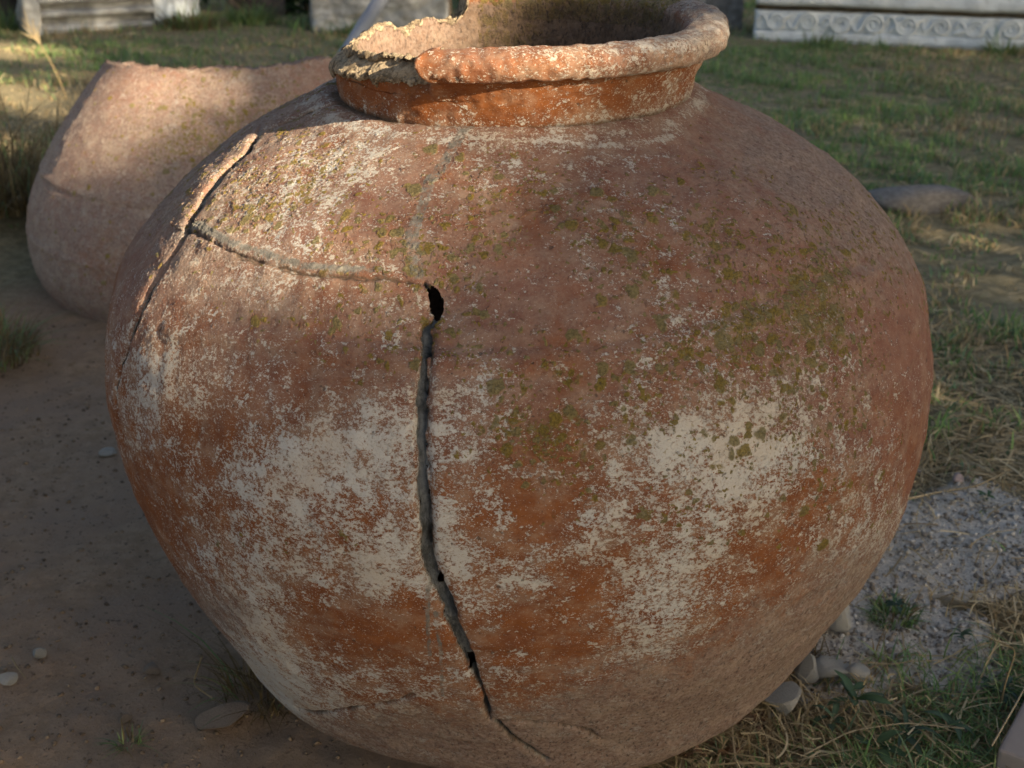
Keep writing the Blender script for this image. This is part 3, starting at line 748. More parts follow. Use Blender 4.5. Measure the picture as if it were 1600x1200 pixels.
def rough_block(name, label, a, b, depth, height, mat, seed, parent=None, rough=.012, cat='stone block', lean=0):
    L = math.dist(a, b)
    o = extrude(name, [(depth, 0), (.01, 0), (-.01, .03), (.0, height*.5), (.012, height-.02), (.03, height), (depth, height+.01)], L, mat, parent, 40, rough, seed)
    o.location = (a[0], a[1], -.02); o.rotation_euler = (lean, 0, heading(a, b))
    if parent is None: o['label'] = label; o['category'] = cat
    return o
rough_block('marble_block', 'pale bluish weathered block behind the slanted grey pole', (-1.72, 8.62), (-.62, 8.86), .5, .5, MARBLE_DIRTY, 90, rough=.02)
rough_block('stone_block', 'plain pale grey block behind the rim of the cracked jar', (1.18, 9.95), (1.80, 10.0), .4, .6, MARBLE_DIRTY, 93)
rough_block('stone_pillar', 'dark grey stone pillar at the left end of the scroll frieze block', (1.56, 9.15), (1.875, 9.12), .32, .8, GREY_STONE, 96)
rough_block('stone_block', 'dark pinkish stone standing in the shade between the fluted block and the slanted pole', (-2.66, 9.70), (-2.12, 9.62), .35, .6, PINK_STONE, 99)
rough_block('marble_fragment', 'small bright white marble fragment just visible above the back of the broken rim', (.86, 10.35), (1.28, 10.42), .3, .3, MARBLE, 102, rough=.008)

# slanted pole and wooden stake
s = NB('painted_metal'); POLE = s.done(s.mix(s.ss(s.noise(s.co(), 12, 5), .4, .65), (.23, .25, .29), (.29, .31, .35)), .55)
pa, pb = np.array([-1.22, 3.84, -.05]), np.array([-.51, 4.62, 1.03])
pole = empty('metal_pole', tuple(pa), 'slanted grey metal pole leaning behind the broken jar', 'pole')
tt = np.linspace(0, 1, 12)[:, None]
obj('shaft', tube_mesh('shaft', (pb-pa)*tt, .036, 18), POLE, pole)
obj('end_cap', tube_mesh('end_cap', (pb-pa)*np.linspace(1.0, 1.012, 4)[:, None], np.array([.039, .040, .039, .034]), 18), POLE, pole)
WOOD = mat_stone('weathered_wood', (.16, .11, .07), (.27, .20, .13), 14, (.08, .055, .035), .5, .004)
stake = empty('wooden_stake', (-.66, 9.3, -.05), 'thin brown wooden stake standing in front of the pale bluish block', 'stake')
zt = np.linspace(0, 1.1, 20); obj('post', tube_mesh('post', np.stack([.01*np.sin(zt*6), .006*np.cos(zt*9), zt], -1), .034+.004*np.sin(zt*13), 9), WOOD, stake)
zt = np.linspace(1.098, 1.16, 5); obj('tip', tube_mesh('tip', np.stack([.01*np.sin(6.6)+0*zt, .006*np.cos(9.9)+0*zt, zt], -1), np.linspace(.034, .010, 5), 9), WOOD, stake)

# smooth slab at the lower right
import bmesh
def slab():
    bm = bmesh.new()
    pts = [(.826, -.385), (.975, -.165), (1.45, -.49), (1.30, -.71)]
    v = [bm.verts.new((x, y, z)) for z in (-.02, .055) for x, y in pts]
    bm.faces.new(v[3::-1]); bm.faces.new(v[4:])
    for i in range(4): bm.faces.new((v[i], v[(i+1) % 4], v[4+(i+1) % 4], v[4+i]))
    bmesh.ops.recalc_face_normals(bm, faces=bm.faces)
    bmesh.ops.bevel(bm, geom=list(bm.edges), offset=.008, segments=3, affect='EDGES', profile=.6)
    me = bpy.data.meshes.new('stone_slab'); bm.to_mesh(me); return me
obj('stone_slab', slab(), mat_stone('smooth_slab', (.28, .235, .205), (.315, .27, .235), 8, (.30, .25, .21), .25, .0008),
    label='smooth beige slab cut off at the lower right corner of the picture', cat='slab')

# ------------------------------------------------------------------ stones
def rock_mesh(name, seed, sub=3, cuts=6, flat=.6):
    g = np.random.default_rng(seed); bm = bmesh.new(); bmesh.ops.create_icosphere(bm, subdivisions=sub, radius=1)
    for v in bm.verts:
        p = np.array(v.co)
        for _ in range(1): pass
        v.co = p
    V = np.array([v.co[:] for v in bm.verts])
    for _ in range(cuts):
        n = g.normal(size=3); n /= np.linalg.norm(n); d = g.uniform(.35, .72); s = V@n-d; V = V-np.clip(s, 0, 9)[:, None]*n*.92
    V = V*g.uniform(.9, 1.1, 3); V = V*(1+.03*waves(V, .5, seed+1)+.018*waves(V, 1.6, seed+2)+.008*waves(V, 4, seed+3))[:, None]
    for v, p in zip(bm.verts, V): v.co = p
    for f in bm.faces: f.smooth = cuts < 4
    me = bpy.data.meshes.new(name); bm.to_mesh(me); bm.free(); return me
WHITE_ROCK = mat_stone('white_limestone', (.33, .32, .29), (.48, .47, .43), 30, (.26, .235, .19), .4, .004)
GREY_ROCK = mat_stone('grey_limestone', (.30, .285, .25), (.50, .48, .43), 30, (.13, .115, .095), .5, .005)
BROWN_ROCK = mat_stone('brown_limestone', (.17, .135, .105), (.28, .23, .185), 30, (.10, .08, .06), .5, .006)
def rock(name, label, xy, size, mat, seed, rot=0, sink=.25, cuts=6, tilt=0):
    x, y = xy; z = float(ground_z(np.array([x]), np.array([y]))[0])
    return obj(name, rock_mesh(name, seed, 3, cuts), mat, label=label, cat='stone', loc=(x, y, z+size[2]*(1-sink)), rot=(tilt, tilt*.6, rot), scale=size)
rock('stone', 'angular grey stone wedged against the foot of the cracked jar, nearest of the stones there', (.492, -.215), (.046, .038, .044), GREY_ROCK, 201, .4, .2, 8)
rock('stone', 'greyish upright stone tucked behind the angular stone at the foot of the jar', (.556, -.135), (.032, .026, .040), GREY_ROCK, 202, 1.1, .2, 6)
rock('stone', 'small buff stone touching the jar above the greyish upright stone', (.545, -.085), (.026, .024, .028), BROWN_ROCK, 203, 2.0, .2, 6)
rock('stone', 'round pale greenish grey pebble lying on straw to the right of the jar', (.605, -.125), (.038, .031, .026), GREY_ROCK, 204, .2, .15, 2)
rock('stone', 'oval white pebble with a brown patch beside the round greenish grey pebble', (.650, -.125), (.030, .023, .021), WHITE_ROCK, 205, .5, .15, 2)
rock('stone', 'pointed white stone leaning on the side of the jar beside the pale gravel', (.652, .030), (.036, .032, .050), WHITE_ROCK, 206, .3, .2, 6, .2)
rock('fieldstone', 'large flat grey fieldstone sunk in the grass right of the jar', (1.745, 3.36), (.25, .18, .066), GREY_STONE, 207, .1, .45, 3)
rock('stone', 'flat brownish stone lying on bare earth below the straw tuft, left of the jar foot', (-.515, -.275), (.052, .036, .024), BROWN_ROCK, 208, .3, .3, 7)
rock('stone', 'small buff pebble on the bare earth left of the flat brownish stone', (-.690, -.115), (.016, .020, .013), BROWN_ROCK, 209, .1, .3, 4)
rock('stone', 'white pebble at the left edge of the bare earth', (-.955, -.155), (.022, .016, .015), WHITE_ROCK, 218, .5, .3, 6)
rock('stone', 'grey pebble lying just behind the white pebble at the left edge', (-.925, -.075), (.016, .013, .011), GREY_ROCK, 211, .5, .25, 4)
rock('stone', 'smooth grey pebble far back on the bare earth between the two jars', (-1.05, .80), (.024, .017, .012), GREY_ROCK, 212, .5, .25, 4)
rock('stone', 'tiny buff pebble beside the small green tuft on the bare earth', (-.700, -.265), (.012, .010, .009), BROWN_ROCK, 213, .5, .25, 4)
rock('stone', 'round tan pebble half hidden under the front of the jar', (-.105, -.375), (.015, .013, .014), BROWN_ROCK, 214, .5, .1, 3)
rock('stone', 'grey pebble pressed against the front of the jar foot below the cracked corner', (.028, -.370), (.020, .015, .013), GREY_ROCK, 215, .5, .2, 3)

# loose grit: past counting
def grit(name, n, area, size, mat, seed, dens, cols):
    g = np.random.default_rng(seed); bm = bmesh.new(); bmesh.ops.create_icosphere(bm, subdivisions=1, radius=1)
    bV = np.array([v.co[:] for v in bm.verts]); bF = np.array([[v.index for v in f.verts] for f in bm.faces]); bm.free()
    x = g.uniform(area[0], area[1], n); y = g.uniform(area[2], area[3], n)
    k = (g.uniform(0, 1, n) < dens(x, y)) & in_view(x, y) & (np.hypot(x, y) > .33); x, y = x[k], y[k]; n = len(x)
    sz = size[0]+(size[1]-size[0])*g.uniform(0, 1, n)**4
    jit = 1+g.normal(0, .22, (n, len(bV)))
    A = g.normal(size=(n, 3, 3)); Q = np.linalg.qr(A)[0]
    sc = g.uniform(.6, 1.2, (n, 1, 3))
    V = np.einsum('nij,nkj->nki', Q, bV[None]*jit[..., None]*sc)*sz[:, None, None]
    V[..., 2] *= .75; V[..., 0] += x[:, None]; V[..., 1] += y[:, None]; V[..., 2] += (ground_z(x, y)+sz*.25)[:, None]
    F = (bF[None]+(np.arange(n)*len(bV))[:, None, None]).reshape(-1, 3)
    c = np.array(cols)[g.integers(0, len(cols), n)]*g.uniform(.7, 1.2, (n, 1)); c = np.repeat(c, len(bV), 0)
    obj(name, mesh_np(name, V.reshape(-1, 3), F, colors=c), mat, kind='stuff', label=None)
GRIT = mat_tint('grit', .9, 0, .4)
grit('gravel', 30000, (.3, 1.7, -.3, 1.0), (.0014, .0085), GRIT, 301, lambda x, y: gravel_mask(x, y)**1.5*.9+.03, [(.42, .40, .35), (.52, .49, .44), (.27, .24, .20), (.6, .57, .52), (.31, .26, .20)])
grit('earth_crumbs', 30000, (-1.6, .7, -.75, 2.4), (.0012, .0065), GRIT, 302, lambda x, y: dirt_mask(x, y)*.5*smooth(3.2, 0, y), [(.17, .12, .08), (.22, .16, .11), (.12, .085, .058), (.25, .19, .135), (.22, .155, .10)])

# ------------------------------------------------------------------ grass, straw
def ribbons(name, C, Wd, side, col, mat, kind='stuff', parent=None, **kw):
    n, K, _ = C.shape
    V = np.stack([C-side[:, None]*Wd[..., None]*.5, C+side[:, None]*Wd[..., None]*.5], 2)
    i = np.arange(K-1)
    f = np.stack([i*2, i*2+1, i*2+3, i*2+2], -1)
    F = (f[None]+(np.arange(n)*K*2)[:, None, None]).reshape(-1, 4)
    c = np.clip(np.repeat(col, K*2, 0)*1.18, 0, .8)
    return obj(name, mesh_np(name, V.reshape(-1, 3), F, colors=c), mat, parent, kind=kind, **kw)

GREEN = np.array([(.165, .275, .085), (.215, .325, .115), (.140, .240, .100), (.255, .315, .120), (.185, .270, .145)])
DRY = np.array([(.52, .41, .235), (.44, .34, .18), (.36, .27, .145), (.58, .475, .29), (.27, .20, .11)])

def blades(n, area, dens, hgt, wid, green, seed, K=4, bend=.6, near=True):
    g = np.random.default_rng(seed)
    y = g.uniform(area[2], area[3], n); x = g.uniform(area[0], area[1], n)
    if area[3] > 5:
        y = area[2]+(area[3]-area[2])*g.uniform(0, 1, n)**.8; x = g.uniform(-.47, .47, n)*(y+D_+.1)
    k = in_view(x, y, 0, .1, .1) & (g.uniform(0, 1, n) < dens(x, y)); x, y = x[k], y[k]; n = len(x)
    z = ground_z(x, y)
    P2 = np.stack([x, y, 0*x], -1)
    h = hgt*g.lognormal(0, .35, n)*(.75+.35*np.clip(waves(P2, 1.1, seed+1), -1, 1)); a = g.uniform(0, 6.283, n)
    b = bend*g.uniform(.2, 1.4, n); t = np.linspace(0, 1, K)[None]
    lean = b[:, None]*t**1.7*h[:, None]; zz = z[:, None]-.004+h[:, None]*t*(1-.35*np.clip(b, 0, 1.3)[:, None]*t)
    C = np.stack([x[:, None]+np.cos(a)[:, None]*lean, y[:, None]+np.sin(a)[:, None]*lean, zz], -1)
    side = np.stack([-np.sin(a), np.cos(a), 0*a], -1)+g.normal(0, .2, (n, 3)); side /= np.linalg.norm(side, axis=1)[:, None]
    Wd = (wid*g.uniform(.6, 1.3, n))[:, None]*np.array([.85, 1, .75, .45][:K-1]+[.1])[None]
    gp = np.clip(green(x, y), 0, 1); isg = g.uniform(0, 1, n) < gp
    col = np.where(isg[:, None], GREEN[g.integers(0, 5, n)], DRY[g.integers(0, 5, n)])*g.uniform(.7, 1.25, (n, 1))
    return C, Wd, side, col

def stalks(n, area, dens, length, wid, seed, K=6, lift=.02, cols=DRY, curve=.5):
    g = np.random.default_rng(seed)
    x = g.uniform(area[0], area[1], n); y = g.uniform(area[2], area[3], n)
    k = in_view(x, y, 0, .12, .12) & (g.uniform(0, 1, n) < dens(x, y)); x, y = x[k], y[k]; n = len(x)
    L = length[0]+(length[1]-length[0])*g.uniform(0, 1, n)**2; a = g.uniform(0, 6.283, n); cv = g.normal(0, curve, n)
    kink = g.uniform(0, 1, n) < .25
    t = np.linspace(-.5, .5, K)[None]; ang = a[:, None]+cv[:, None]*t+np.where(kink[:, None] & (t > g.uniform(-.2, .2, n)[:, None]), g.normal(0, .8, n)[:, None], 0)
    dx = np.cumsum(np.cos(ang), 1)*L[:, None]/K; dy = np.cumsum(np.sin(ang), 1)*L[:, None]/K
    X = x[:, None]+dx-dx.mean(1, keepdims=True); Y = y[:, None]+dy-dy.mean(1, keepdims=True)
    z0 = g.uniform(0, 1, n)**1.6*lift; tilt = g.normal(0, .10, n)
    arch = g.uniform(0, .10, n)
    Z = ground_z(X, Y)+.0025+np.maximum(z0[:, None]+tilt[:, None]*t*L[:, None]*.6+arch[:, None]*L[:, None]*(.25-t**2), 0)
    r = np.hypot(X, Y); keep = (r.min(1) > .345)
    side = np.stack([-np.sin(a), np.cos(a), g.normal(0, .4, n)], -1); side /= np.linalg.norm(side, axis=1)[:, None]
    Wd = (wid*g.uniform(.5, 1.4, n))[:, None]*np.ones((1, K))
    col = cols[g.integers(0, len(cols), n)]*g.uniform(.7, 1.2, (n, 1))
    return C_keep(np.stack([X, Y, Z], -1), Wd, side, col, keep)
def C_keep(C, Wd, side, col, k): return C[k], Wd[k], side[k], col[k]

def off_jar2(x, y): return (np.hypot(x+1.08, y-2.36) > .70)
def lawn(x, y):
    P = np.stack([x, y, 0*x], -1)
    m = np.maximum(smooth(.75, 1.1, x+.10*waves(P, 1.5, 401))*smooth(.55, 1.1, y+.1*waves(P, 2, 402)), smooth(2.6, 3.1, y+.1*waves(P, 1.5, 403)))
    bare = smooth(-.05, -.75, waves(P, .55, 404)+.5*waves(P, 2.2, 405))
    return m*(1-gravel_mask(x, y))*(1-.75*bare)*off_jar2(x, y)*smooth(-.9, .6, waves(P, 4.5, 408))
def lawn_green(x, y):
    P = np.stack([x, y, 0*x], -1)
    return .70+.34*waves(P, .5, 406)+.22*waves(P, 1.6, 407)+.10*smooth(2, 6, y)-.22*smooth(-1.0, -3.5, x)
ribbons('lawn_grass', *blades(270000, (-6, 7, .5, 12.2), lawn, .060, .0075, lawn_green, 410, 3, .8), BLADE)
ribbons('dry_thatch', *stalks(110000, (-6, 7, .5, 12.2), lambda x, y: (lawn(x, y)*.8+.15*smooth(.8, 1.1, x)), (.05, .17), .0038, 411, 5, .03), STRAW)
# right foreground: cut straw over thin green grass
def fore(x, y):
    P = np.stack([x, y, 0*x], -1)
    m = smooth(.33, .52, x+.35*smooth(-.15, -.4, y)*0+.06*waves(P, 2.5, 421)+.30*smooth(-.18, -.40, y))*smooth(.95, .75, y-.3*smooth(.9, 1.3, x))
    return m*(1-.92*gravel_mask(x, y))
def fore_green(x, y):
    P = np.stack([x, y, 0*x], -1)
    return .62+.35*waves(P, 2.2, 422)-.5*smooth(-.08, .12, y)-.35*smooth(.58, .45, x)
ribbons('foreground_grass', *blades(42000, (.25, 1.6, -.65, .9), lambda x, y: fore(x, y)*np.where(y < -.05, .95, .16), .042, .0038, fore_green, 423, 5, 1.1), BLADE)
ribbons('fallen_straw', *stalks(46000, (.1, 2.2, -.65, 1.9), lambda x, y: np.maximum(fore(x, y)*np.where(y < -.08, .36, .62), .40*smooth(.6, .85, x)*smooth(.5, .75, y))*(1-.75*gravel_mask(x, y)), (.03, .20), .0030, 424, 6, .028), STRAW)
ribbons('foot_straw', *stalks(5200, (.12, .62, -.46, -.02), lambda x, y: np.exp(-((np.hypot(x, y)-.42)/.05)**2)*.8, (.03, .15), .0024, 425, 6, .02), STRAW)
ribbons('gravel_straw', *stalks(220, (.5, 1.5, -.2, .9), lambda x, y: gravel_mask(x, y)*.7, (.05, .22), .0022, 426, 6, .012), STRAW)
DARKDRY = np.array([(.17, .115, .05), (.12, .085, .04), (.22, .155, .07)])
ribbons('earth_straw', *stalks(420, (-1.5, .4, -.7, 2.2), lambda x, y: dirt_mask(x, y)*.16, (.03, .12), .0022, 427, 6, .008, DARKDRY), STRAW)

def tuft(name, label, xy, rad, n, hgt, green, seed, wid=.0035, straw=0):
    """one countable tuft of grass: its own object"""
    g = np.random.default_rng(seed); r = rad*np.sqrt(g.uniform(0, 1, n)); a = g.uniform(0, 6.283, n)
    x = r*np.cos(a); y = r*np.sin(a); h = hgt*g.lognormal(0, .35, n); K = 5; t = np.linspace(0, 1, K)[None]
    d = a+g.normal(0, .7, n); b = g.uniform(.2, 1.3, n)
    C = np.stack([x[:, None]+np.cos(d)[:, None]*b[:, None]*h[:, None]*t**1.6, y[:, None]+np.sin(d)[:, None]*b[:, None]*h[:, None]*t**1.6,
                  -.004+h[:, None]*t*(1-.5*np.clip(b, 0, 1.3)[:, None]*t)], -1)
    side = np.stack([-np.sin(d), np.cos(d), 0*d], -1)
    isg = g.uniform(0, 1, n) < green
    col = np.where(isg[:, None], GREEN[g.integers(0, 5, n)], np.array([(.22, .155, .065), (.15, .105, .05), (.29, .22, .11)])[g.integers(0, 3, n)])*g.uniform(.7, 1.2, (n, 1))
    Wd = (wid*g.uniform(.6, 1.3, n))[:, None]*np.array([.8, 1, .8, .5, .1])[None]
    z = float(ground_z(np.array([xy[0]]), np.array([xy[1]]))[0])
    V = np.stack([C-side[:, None]*Wd[..., None]*.5, C+side[:, None]*Wd[..., None]*.5], 2); i = np.arange(K-1)
    F = (np.stack([i*2, i*2+1, i*2+3, i*2+2], -1)[None]+(np.arange(n)*K*2)[:, None, None]).reshape(-1, 4)
    return obj(name, mesh_np(name, V.reshape(-1, 3), F, colors=np.repeat(col, K*2, 0)), BLADE, label=label, cat='grass tuft', loc=(xy[0], xy[1], z))
tuft('straw_tuft', 'matted brown straw tuft under the left side of the cracked jar', (-.455, -.17), .085, 260, .075, .06, 431, .003)
tuft('grass_tuft', 'tiny dark green tuft on the bare earth at the lower left', (-.675, -.33), .020, 60, .030, .7, 432, .0025)
tuft('grass_tuft', 'olive dry grass tuft at the left edge, in front of the broken jar', (-1.62, 1.42), .17, 700, .10, .35, 433, .0045)
tuft('hay_clump', 'tall brown clump of dead grass left of the broken jar', (-2.10, 2.95), .33, 2600, .19, .08, 434, .006)
tuft('grass_tuft', 'low green tuft growing in the pale gravel right of the jar', (.775, .075), .045, 150, .035, .75, 435, .0045)
tuft('straw_tuft', 'small heap of yellow straw beside the stones at the right foot of the jar', (.565, -.065), .035, 120, .035, .0, 436, .0026)
for i, (x, y, lb) in enumerate([(2.35, 8.25, 'green weed tuft growing against the left part of the scroll frieze block'), (3.70, 7.98, 'green weed tuft growing against the right part of the scroll frieze block'),
        (-1.35, 8.45, 'green weed tuft in front of the pale bluish block'), (-2.3, 9.0, 'dark green weed tuft between the fluted block and the pale bluish block'), (-4.25, 8.6, 'bright green weed tuft beside the left end of the fluted block'),
        (-2.75, 8.75, 'olive weed tuft at the broken end of the fluted block')]):
    tuft('weed_tuft', lb, (x, y), .20 if i > 2 else .12, 300 if i > 2 else 110, .17 if i > 2 else .13, .9 if i < 5 else .5, 440+i, .010)

# dark shrubs behind the blocks on the left
def leaves_mesh(name, centres, size, seed, col):
    g = np.random.default_rng(seed); n = len(centres); A = np.linalg.qr(g.normal(size=(n, 3, 3)))[0]
    b = np.array([(-1, 0, 0), (-.3, .42, .10), (.5, .33, .05), (1, 0, -.12), (.5, -.33, .05), (-.3, -.42, .10)])*.5
    V = np.einsum('nij,kj->nki', A, b)*(size*g.uniform(.6, 1.3, (n, 1, 1)))+centres[:, None]
    f = np.array([(0, 1, 2, 3), (0, 3, 4, 5)]); F = (f[None]+(np.arange(n)*6)[:, None, None]).reshape(-1, 4)
    c = np.array(col)[g.integers(0, len(col), n)]*g.uniform(.7, 1.3, (n, 1))
    return mesh_np(name, V.reshape(-1, 3), F, colors=np.repeat(c, 6, 0))
def shrub(label, x, y, rx, hgt, seed, n=1800):
    g = np.random.default_rng(seed); u = g.normal(size=(n, 3)); u /= np.linalg.norm(u, axis=1)[:, None]; u *= g.uniform(.2, 1, (n, 1))**.5
    c = np.stack([u[:, 0]*rx*(1+.25*np.sin(u[:, 2]*5)), u[:, 1]*rx*.7, hgt*.5+u[:, 2]*hgt*.5], -1)
    r = empty('shrub', (x, y, 0), label, 'shrub')
    obj('foliage', leaves_mesh('foliage', c, .09, seed, [(.03, .06, .02), (.045, .08, .025), (.025, .045, .02)]), LEAF, r, kind='stuff')
    zt = np.linspace(-.05, hgt*.8, 8); obj('stem', tube_mesh('stem', np.stack([.04*np.sin(zt*5), 0*zt, zt], -1), np.linspace(.03, .008, 8), 7), WOOD, r)
shrub('dark shrub filling the gap between the fluted block and the dark pinkish stone', -3.15, 10.15, .55, 1.0, 451)
shrub('dark shrub in the shade between the dark pinkish stone and the pale bluish block', -1.95, 9.75, .38, .9, 452)
shrub('dark shrub behind the pale bluish block near the wooden stake', -.30, 10.3, .5, .9, 453)
shrub('dark shrub with green leaves at the far left behind the fluted block', -4.75, 9.2, .50, 1.0, 454)
# dark trunk at the top left corner
BARK = mat_stone('dark_bark', (.035, .028, .022), (.085, .07, .055), 8, (.02, .016, .012), .5, .02)
r = empty('tree', (-4.42, 9.2, 0), 'dark tree trunk at the upper left corner beside the fluted block', 'tree')
zt = np.linspace(-.1, 3.4, 30); obj('trunk', tube_mesh('trunk', np.stack([.05*np.sin(zt*1.3), .04*np.cos(zt), zt], -1), .17-.02*zt+.09*np.exp(-zt*4), 18), BARK, r)
g = np.random.default_rng(455); u = g.normal(size=(2600, 3)); u /= np.linalg.norm(u, axis=1)[:, None]; u *= g.uniform(.1, 1, (2600, 1))**.4
obj('crown', leaves_mesh('crown', np.array([0, 0, 4.4])+u*np.array([1.5, 1.5, 1.2]), .20, 456, [(.03, .06, .02), (.05, .085, .03)]), LEAF, r)

# ------------------------------------------------------------------ leafy weeds with separate leaves
def leaf_me(L, Wd, droop, seed, fold=.25, n=7):
    g = np.random.default_rng(seed); t = np.linspace(0, 1, n); w = Wd*np.sin(np.pi*np.clip(t*.93+.05, 0, 1))**.8*(1-.25*t)
    x = L*t*(1-.25*droop*t); z = L*(.55*t-droop*t**2)+.004; wv = .06*Wd*np.sin(t*9+seed)
    V = []; 
    for i in range(n): V += [(x[i], -w[i]/2+wv[i], z[i]+fold*w[i]/2), (x[i], wv[i], z[i]), (x[i], w[i]/2+wv[i], z[i]+fold*w[i]/2)]
    F = []
    for i in range(n-1):
        for k in (0, 1): a = i*3+k; F.append((a, a+1, a+4, a+3))
    return np.array(V), np.array(F)
def weed(label, xy, nl, L, Wd, seed, col, z=0):
    g = np.random.default_rng(seed); zz = float(ground_z(np.array([xy[0]]), np.array([xy[1]]))[0])
    r = empty('leafy_weed', (xy[0], xy[1], zz+z+.010), label, 'weed')
    var = []
    for k in range(4):
        V, F = leaf_me(L*g.uniform(.75, 1.15), Wd*g.uniform(.8, 1.2), g.uniform(.25, .75), seed+k)
        c = np.tile(np.array(col)*g.uniform(.8, 1.2), (len(V), 1)); c[1::3] *= 1.35
        var.append(mesh_np('leaf', V, F, colors=c))
    for i in range(nl):
        s_ = g.uniform(.65, 1.1); obj('leaf', var[i % 4], LEAF, r, rot=(g.uniform(-.3, .3), g.uniform(-.35, .25), i*2.4+g.uniform(-.4, .4)), scale=(s_, s_, s_), loc=(g.normal(0, .004), g.normal(0, .004), g.uniform(0, .012)))
    return r
GC = (.060, .105, .050); GC2 = (.075, .120, .065); GC3 = (.055, .090, .055)
weed('broad leaved green weed nearest the stones at the right foot of the jar', (.625, -.215), 7, .062, .020, 501, GC)
weed('low green weed with narrow leaves just below the round greenish pebble', (.575, -.265), 6, .055, .016, 502, GC2)
weed('green weed with long arching leaves in the middle of the lower right grass', (.700, -.290), 8, .075, .015, 503, GC3)
weed('bluish green weed close to the smooth beige slab', (.785, -.275), 7, .060, .014, 504, GC2)
weed('dark green weed at the lower edge of the picture below the arching weed', (.640, -.335), 7, .055, .018, 505, GC)
weed('small bluish green weed at the right edge above the smooth beige slab', (.905, -.175), 6, .055, .013, 506, GC3)
weed('dark green rosette growing at the edge of the pale gravel', (.785, .085), 8, .042, .015, 507, (.040, .075, .050))
weed('green weed sprouting from straw to the right of the gravel', (.880, -.02), 6, .045, .012, 508, GC3)
weed('small weed with a bright leaf in the short grass right of the jar', (1.12, .55), 5, .035, .014, 509, GC)

# dry brown leaves by the foot of the jar, one crumpled mesh each
DEAD = mat_tint('dead_leaf', .7, .1)
def dead_leaf(label, xy, size, seed):
    g = np.random.default_rng(seed); n = 9; t, s_ = np.meshgrid(np.linspace(0, 1, n), np.linspace(-1, 1, 5), indexing='ij')
    w = .55*np.sin(np.pi*np.clip(t*.95+.03, 0, 1))**.7*(1+.3*np.sin(t*16+seed))
    P = np.stack([t-.5, s_*w*.55, .22*s_**2*w+.18*np.sin(t*4+seed)+.10*np.sin(s_*3+t*7)], -1)*size
    P[..., 2] -= P[..., 2].min()
    V = P.reshape(-1, 3); zz = float(ground_z(np.array([xy[0]]), np.array([xy[1]]))[0])
    me = mesh_np('dead_leaf', V, grid_faces(n, 5, False), colors=np.tile(np.array((.21, .12, .065))*g.uniform(.7, 1.3), (len(V), 1)))
    return obj('dead_leaf', me, DEAD, label=label, cat='dead leaf', group='dry brown leaves under the right side of the jar', loc=(xy[0], xy[1], zz+.004), rot=(g.uniform(-.3, .3), g.uniform(-.3, .3), g.uniform(0, 6.28)))
for i, (x, y) in enumerate([(.425, -.235), (.445, -.255), (.440, -.275), (.405, -.265), (.455, -.235), (.345, -.335), (.365, -.355), (.325, -.350), (.395, -.34), (.300, -.365)]):
    dead_leaf('crumpled brown dead leaf lying on straw against the right side of the jar foot', (x, y), .032 if i % 3 else .042, 520+i)

# thin dry stems lying about
def stem(name, label, pts, rad, col_mat, branches=()):
    r = empty(name, tuple(pts[0]), label, 'dry stem'); o = np.array(pts[0])
    def curve(p, k=24):
        p = np.array(p, float)-o; t = np.r_[0, np.cumsum(np.linalg.norm(np.diff(p, axis=0), axis=1))]; u = np.linspace(0, t[-1], k)
        q = np.stack([np.interp(u, t, p[:, i]) for i in range(3)], -1); 
        for _ in range(2): q[1:-1] = (q[:-2]+2*q[1:-1]+q[2:])/4
        return q
    q = curve(pts); obj('stalk', tube_mesh('stalk', q, np.linspace(rad, rad*.45, len(q)), 7), col_mat, r)
    for b in branches: q = curve(b, 12); obj('side_twig', tube_mesh('side_twig', q, np.linspace(rad*.6, rad*.25, len(q)), 6), col_mat, r)
    return r
PALE = mat_stone('pale_straw', (.26, .205, .12), (.40, .33, .21), 60, (.16, .12, .07), .3, .0005)
BROWNSTEM = mat_stone('brown_straw', (.20, .145, .07), (.30, .22, .11), 60, (.12, .08, .04), .3, .0005)
stem('dry_stem', 'long pale straw stem reaching from the right side of the jar across the straw', [(.925, .535, .045), (1.02, .60, .030), (1.12, .625, .035), (1.20, .67, .050)], .0036, PALE, [[(1.10, .62, .034), (1.16, .74, .03), (1.21, .78, .03)]])
stem('dry_stem', 'straight pale straw stem lying along the edge of the smooth beige slab', [(.815, -.385, .062), (.89, -.28, .066), (.955, -.185, .064), (1.0, -.10, .05)], .0019, PALE)
stem('dry_stem', 'upright dry stalk bent over at the right edge above the smooth beige slab', [(.895, -.215, .0), (.90, -.205, .06), (.925, -.17, .11), (.87, -.14, .12)], .0022, BROWNSTEM)
stem('dry_stem', 'pale straw stem crossing the grass from the stones towards the lower right', [(.50, -.36, .012), (.60, -.30, .022), (.70, -.285, .030), (.80, -.30, .03)], .0019, PALE)
stem('dry_stem', 'thin yellow stem with a kink on the earth below the straw tuft at the left', [(-.585, -.145, .05), (-.590, -.205, .03), (-.545, -.235, .02), (-.475, -.275, .012)], .0017, BROWNSTEM)
stem('dry_stem', 'short brown stem lying on the bare earth at the far left', [(-.965, -.10, .008), (-.945, -.13, .009), (-.915, -.165, .008)], .0017, BROWNSTEM)

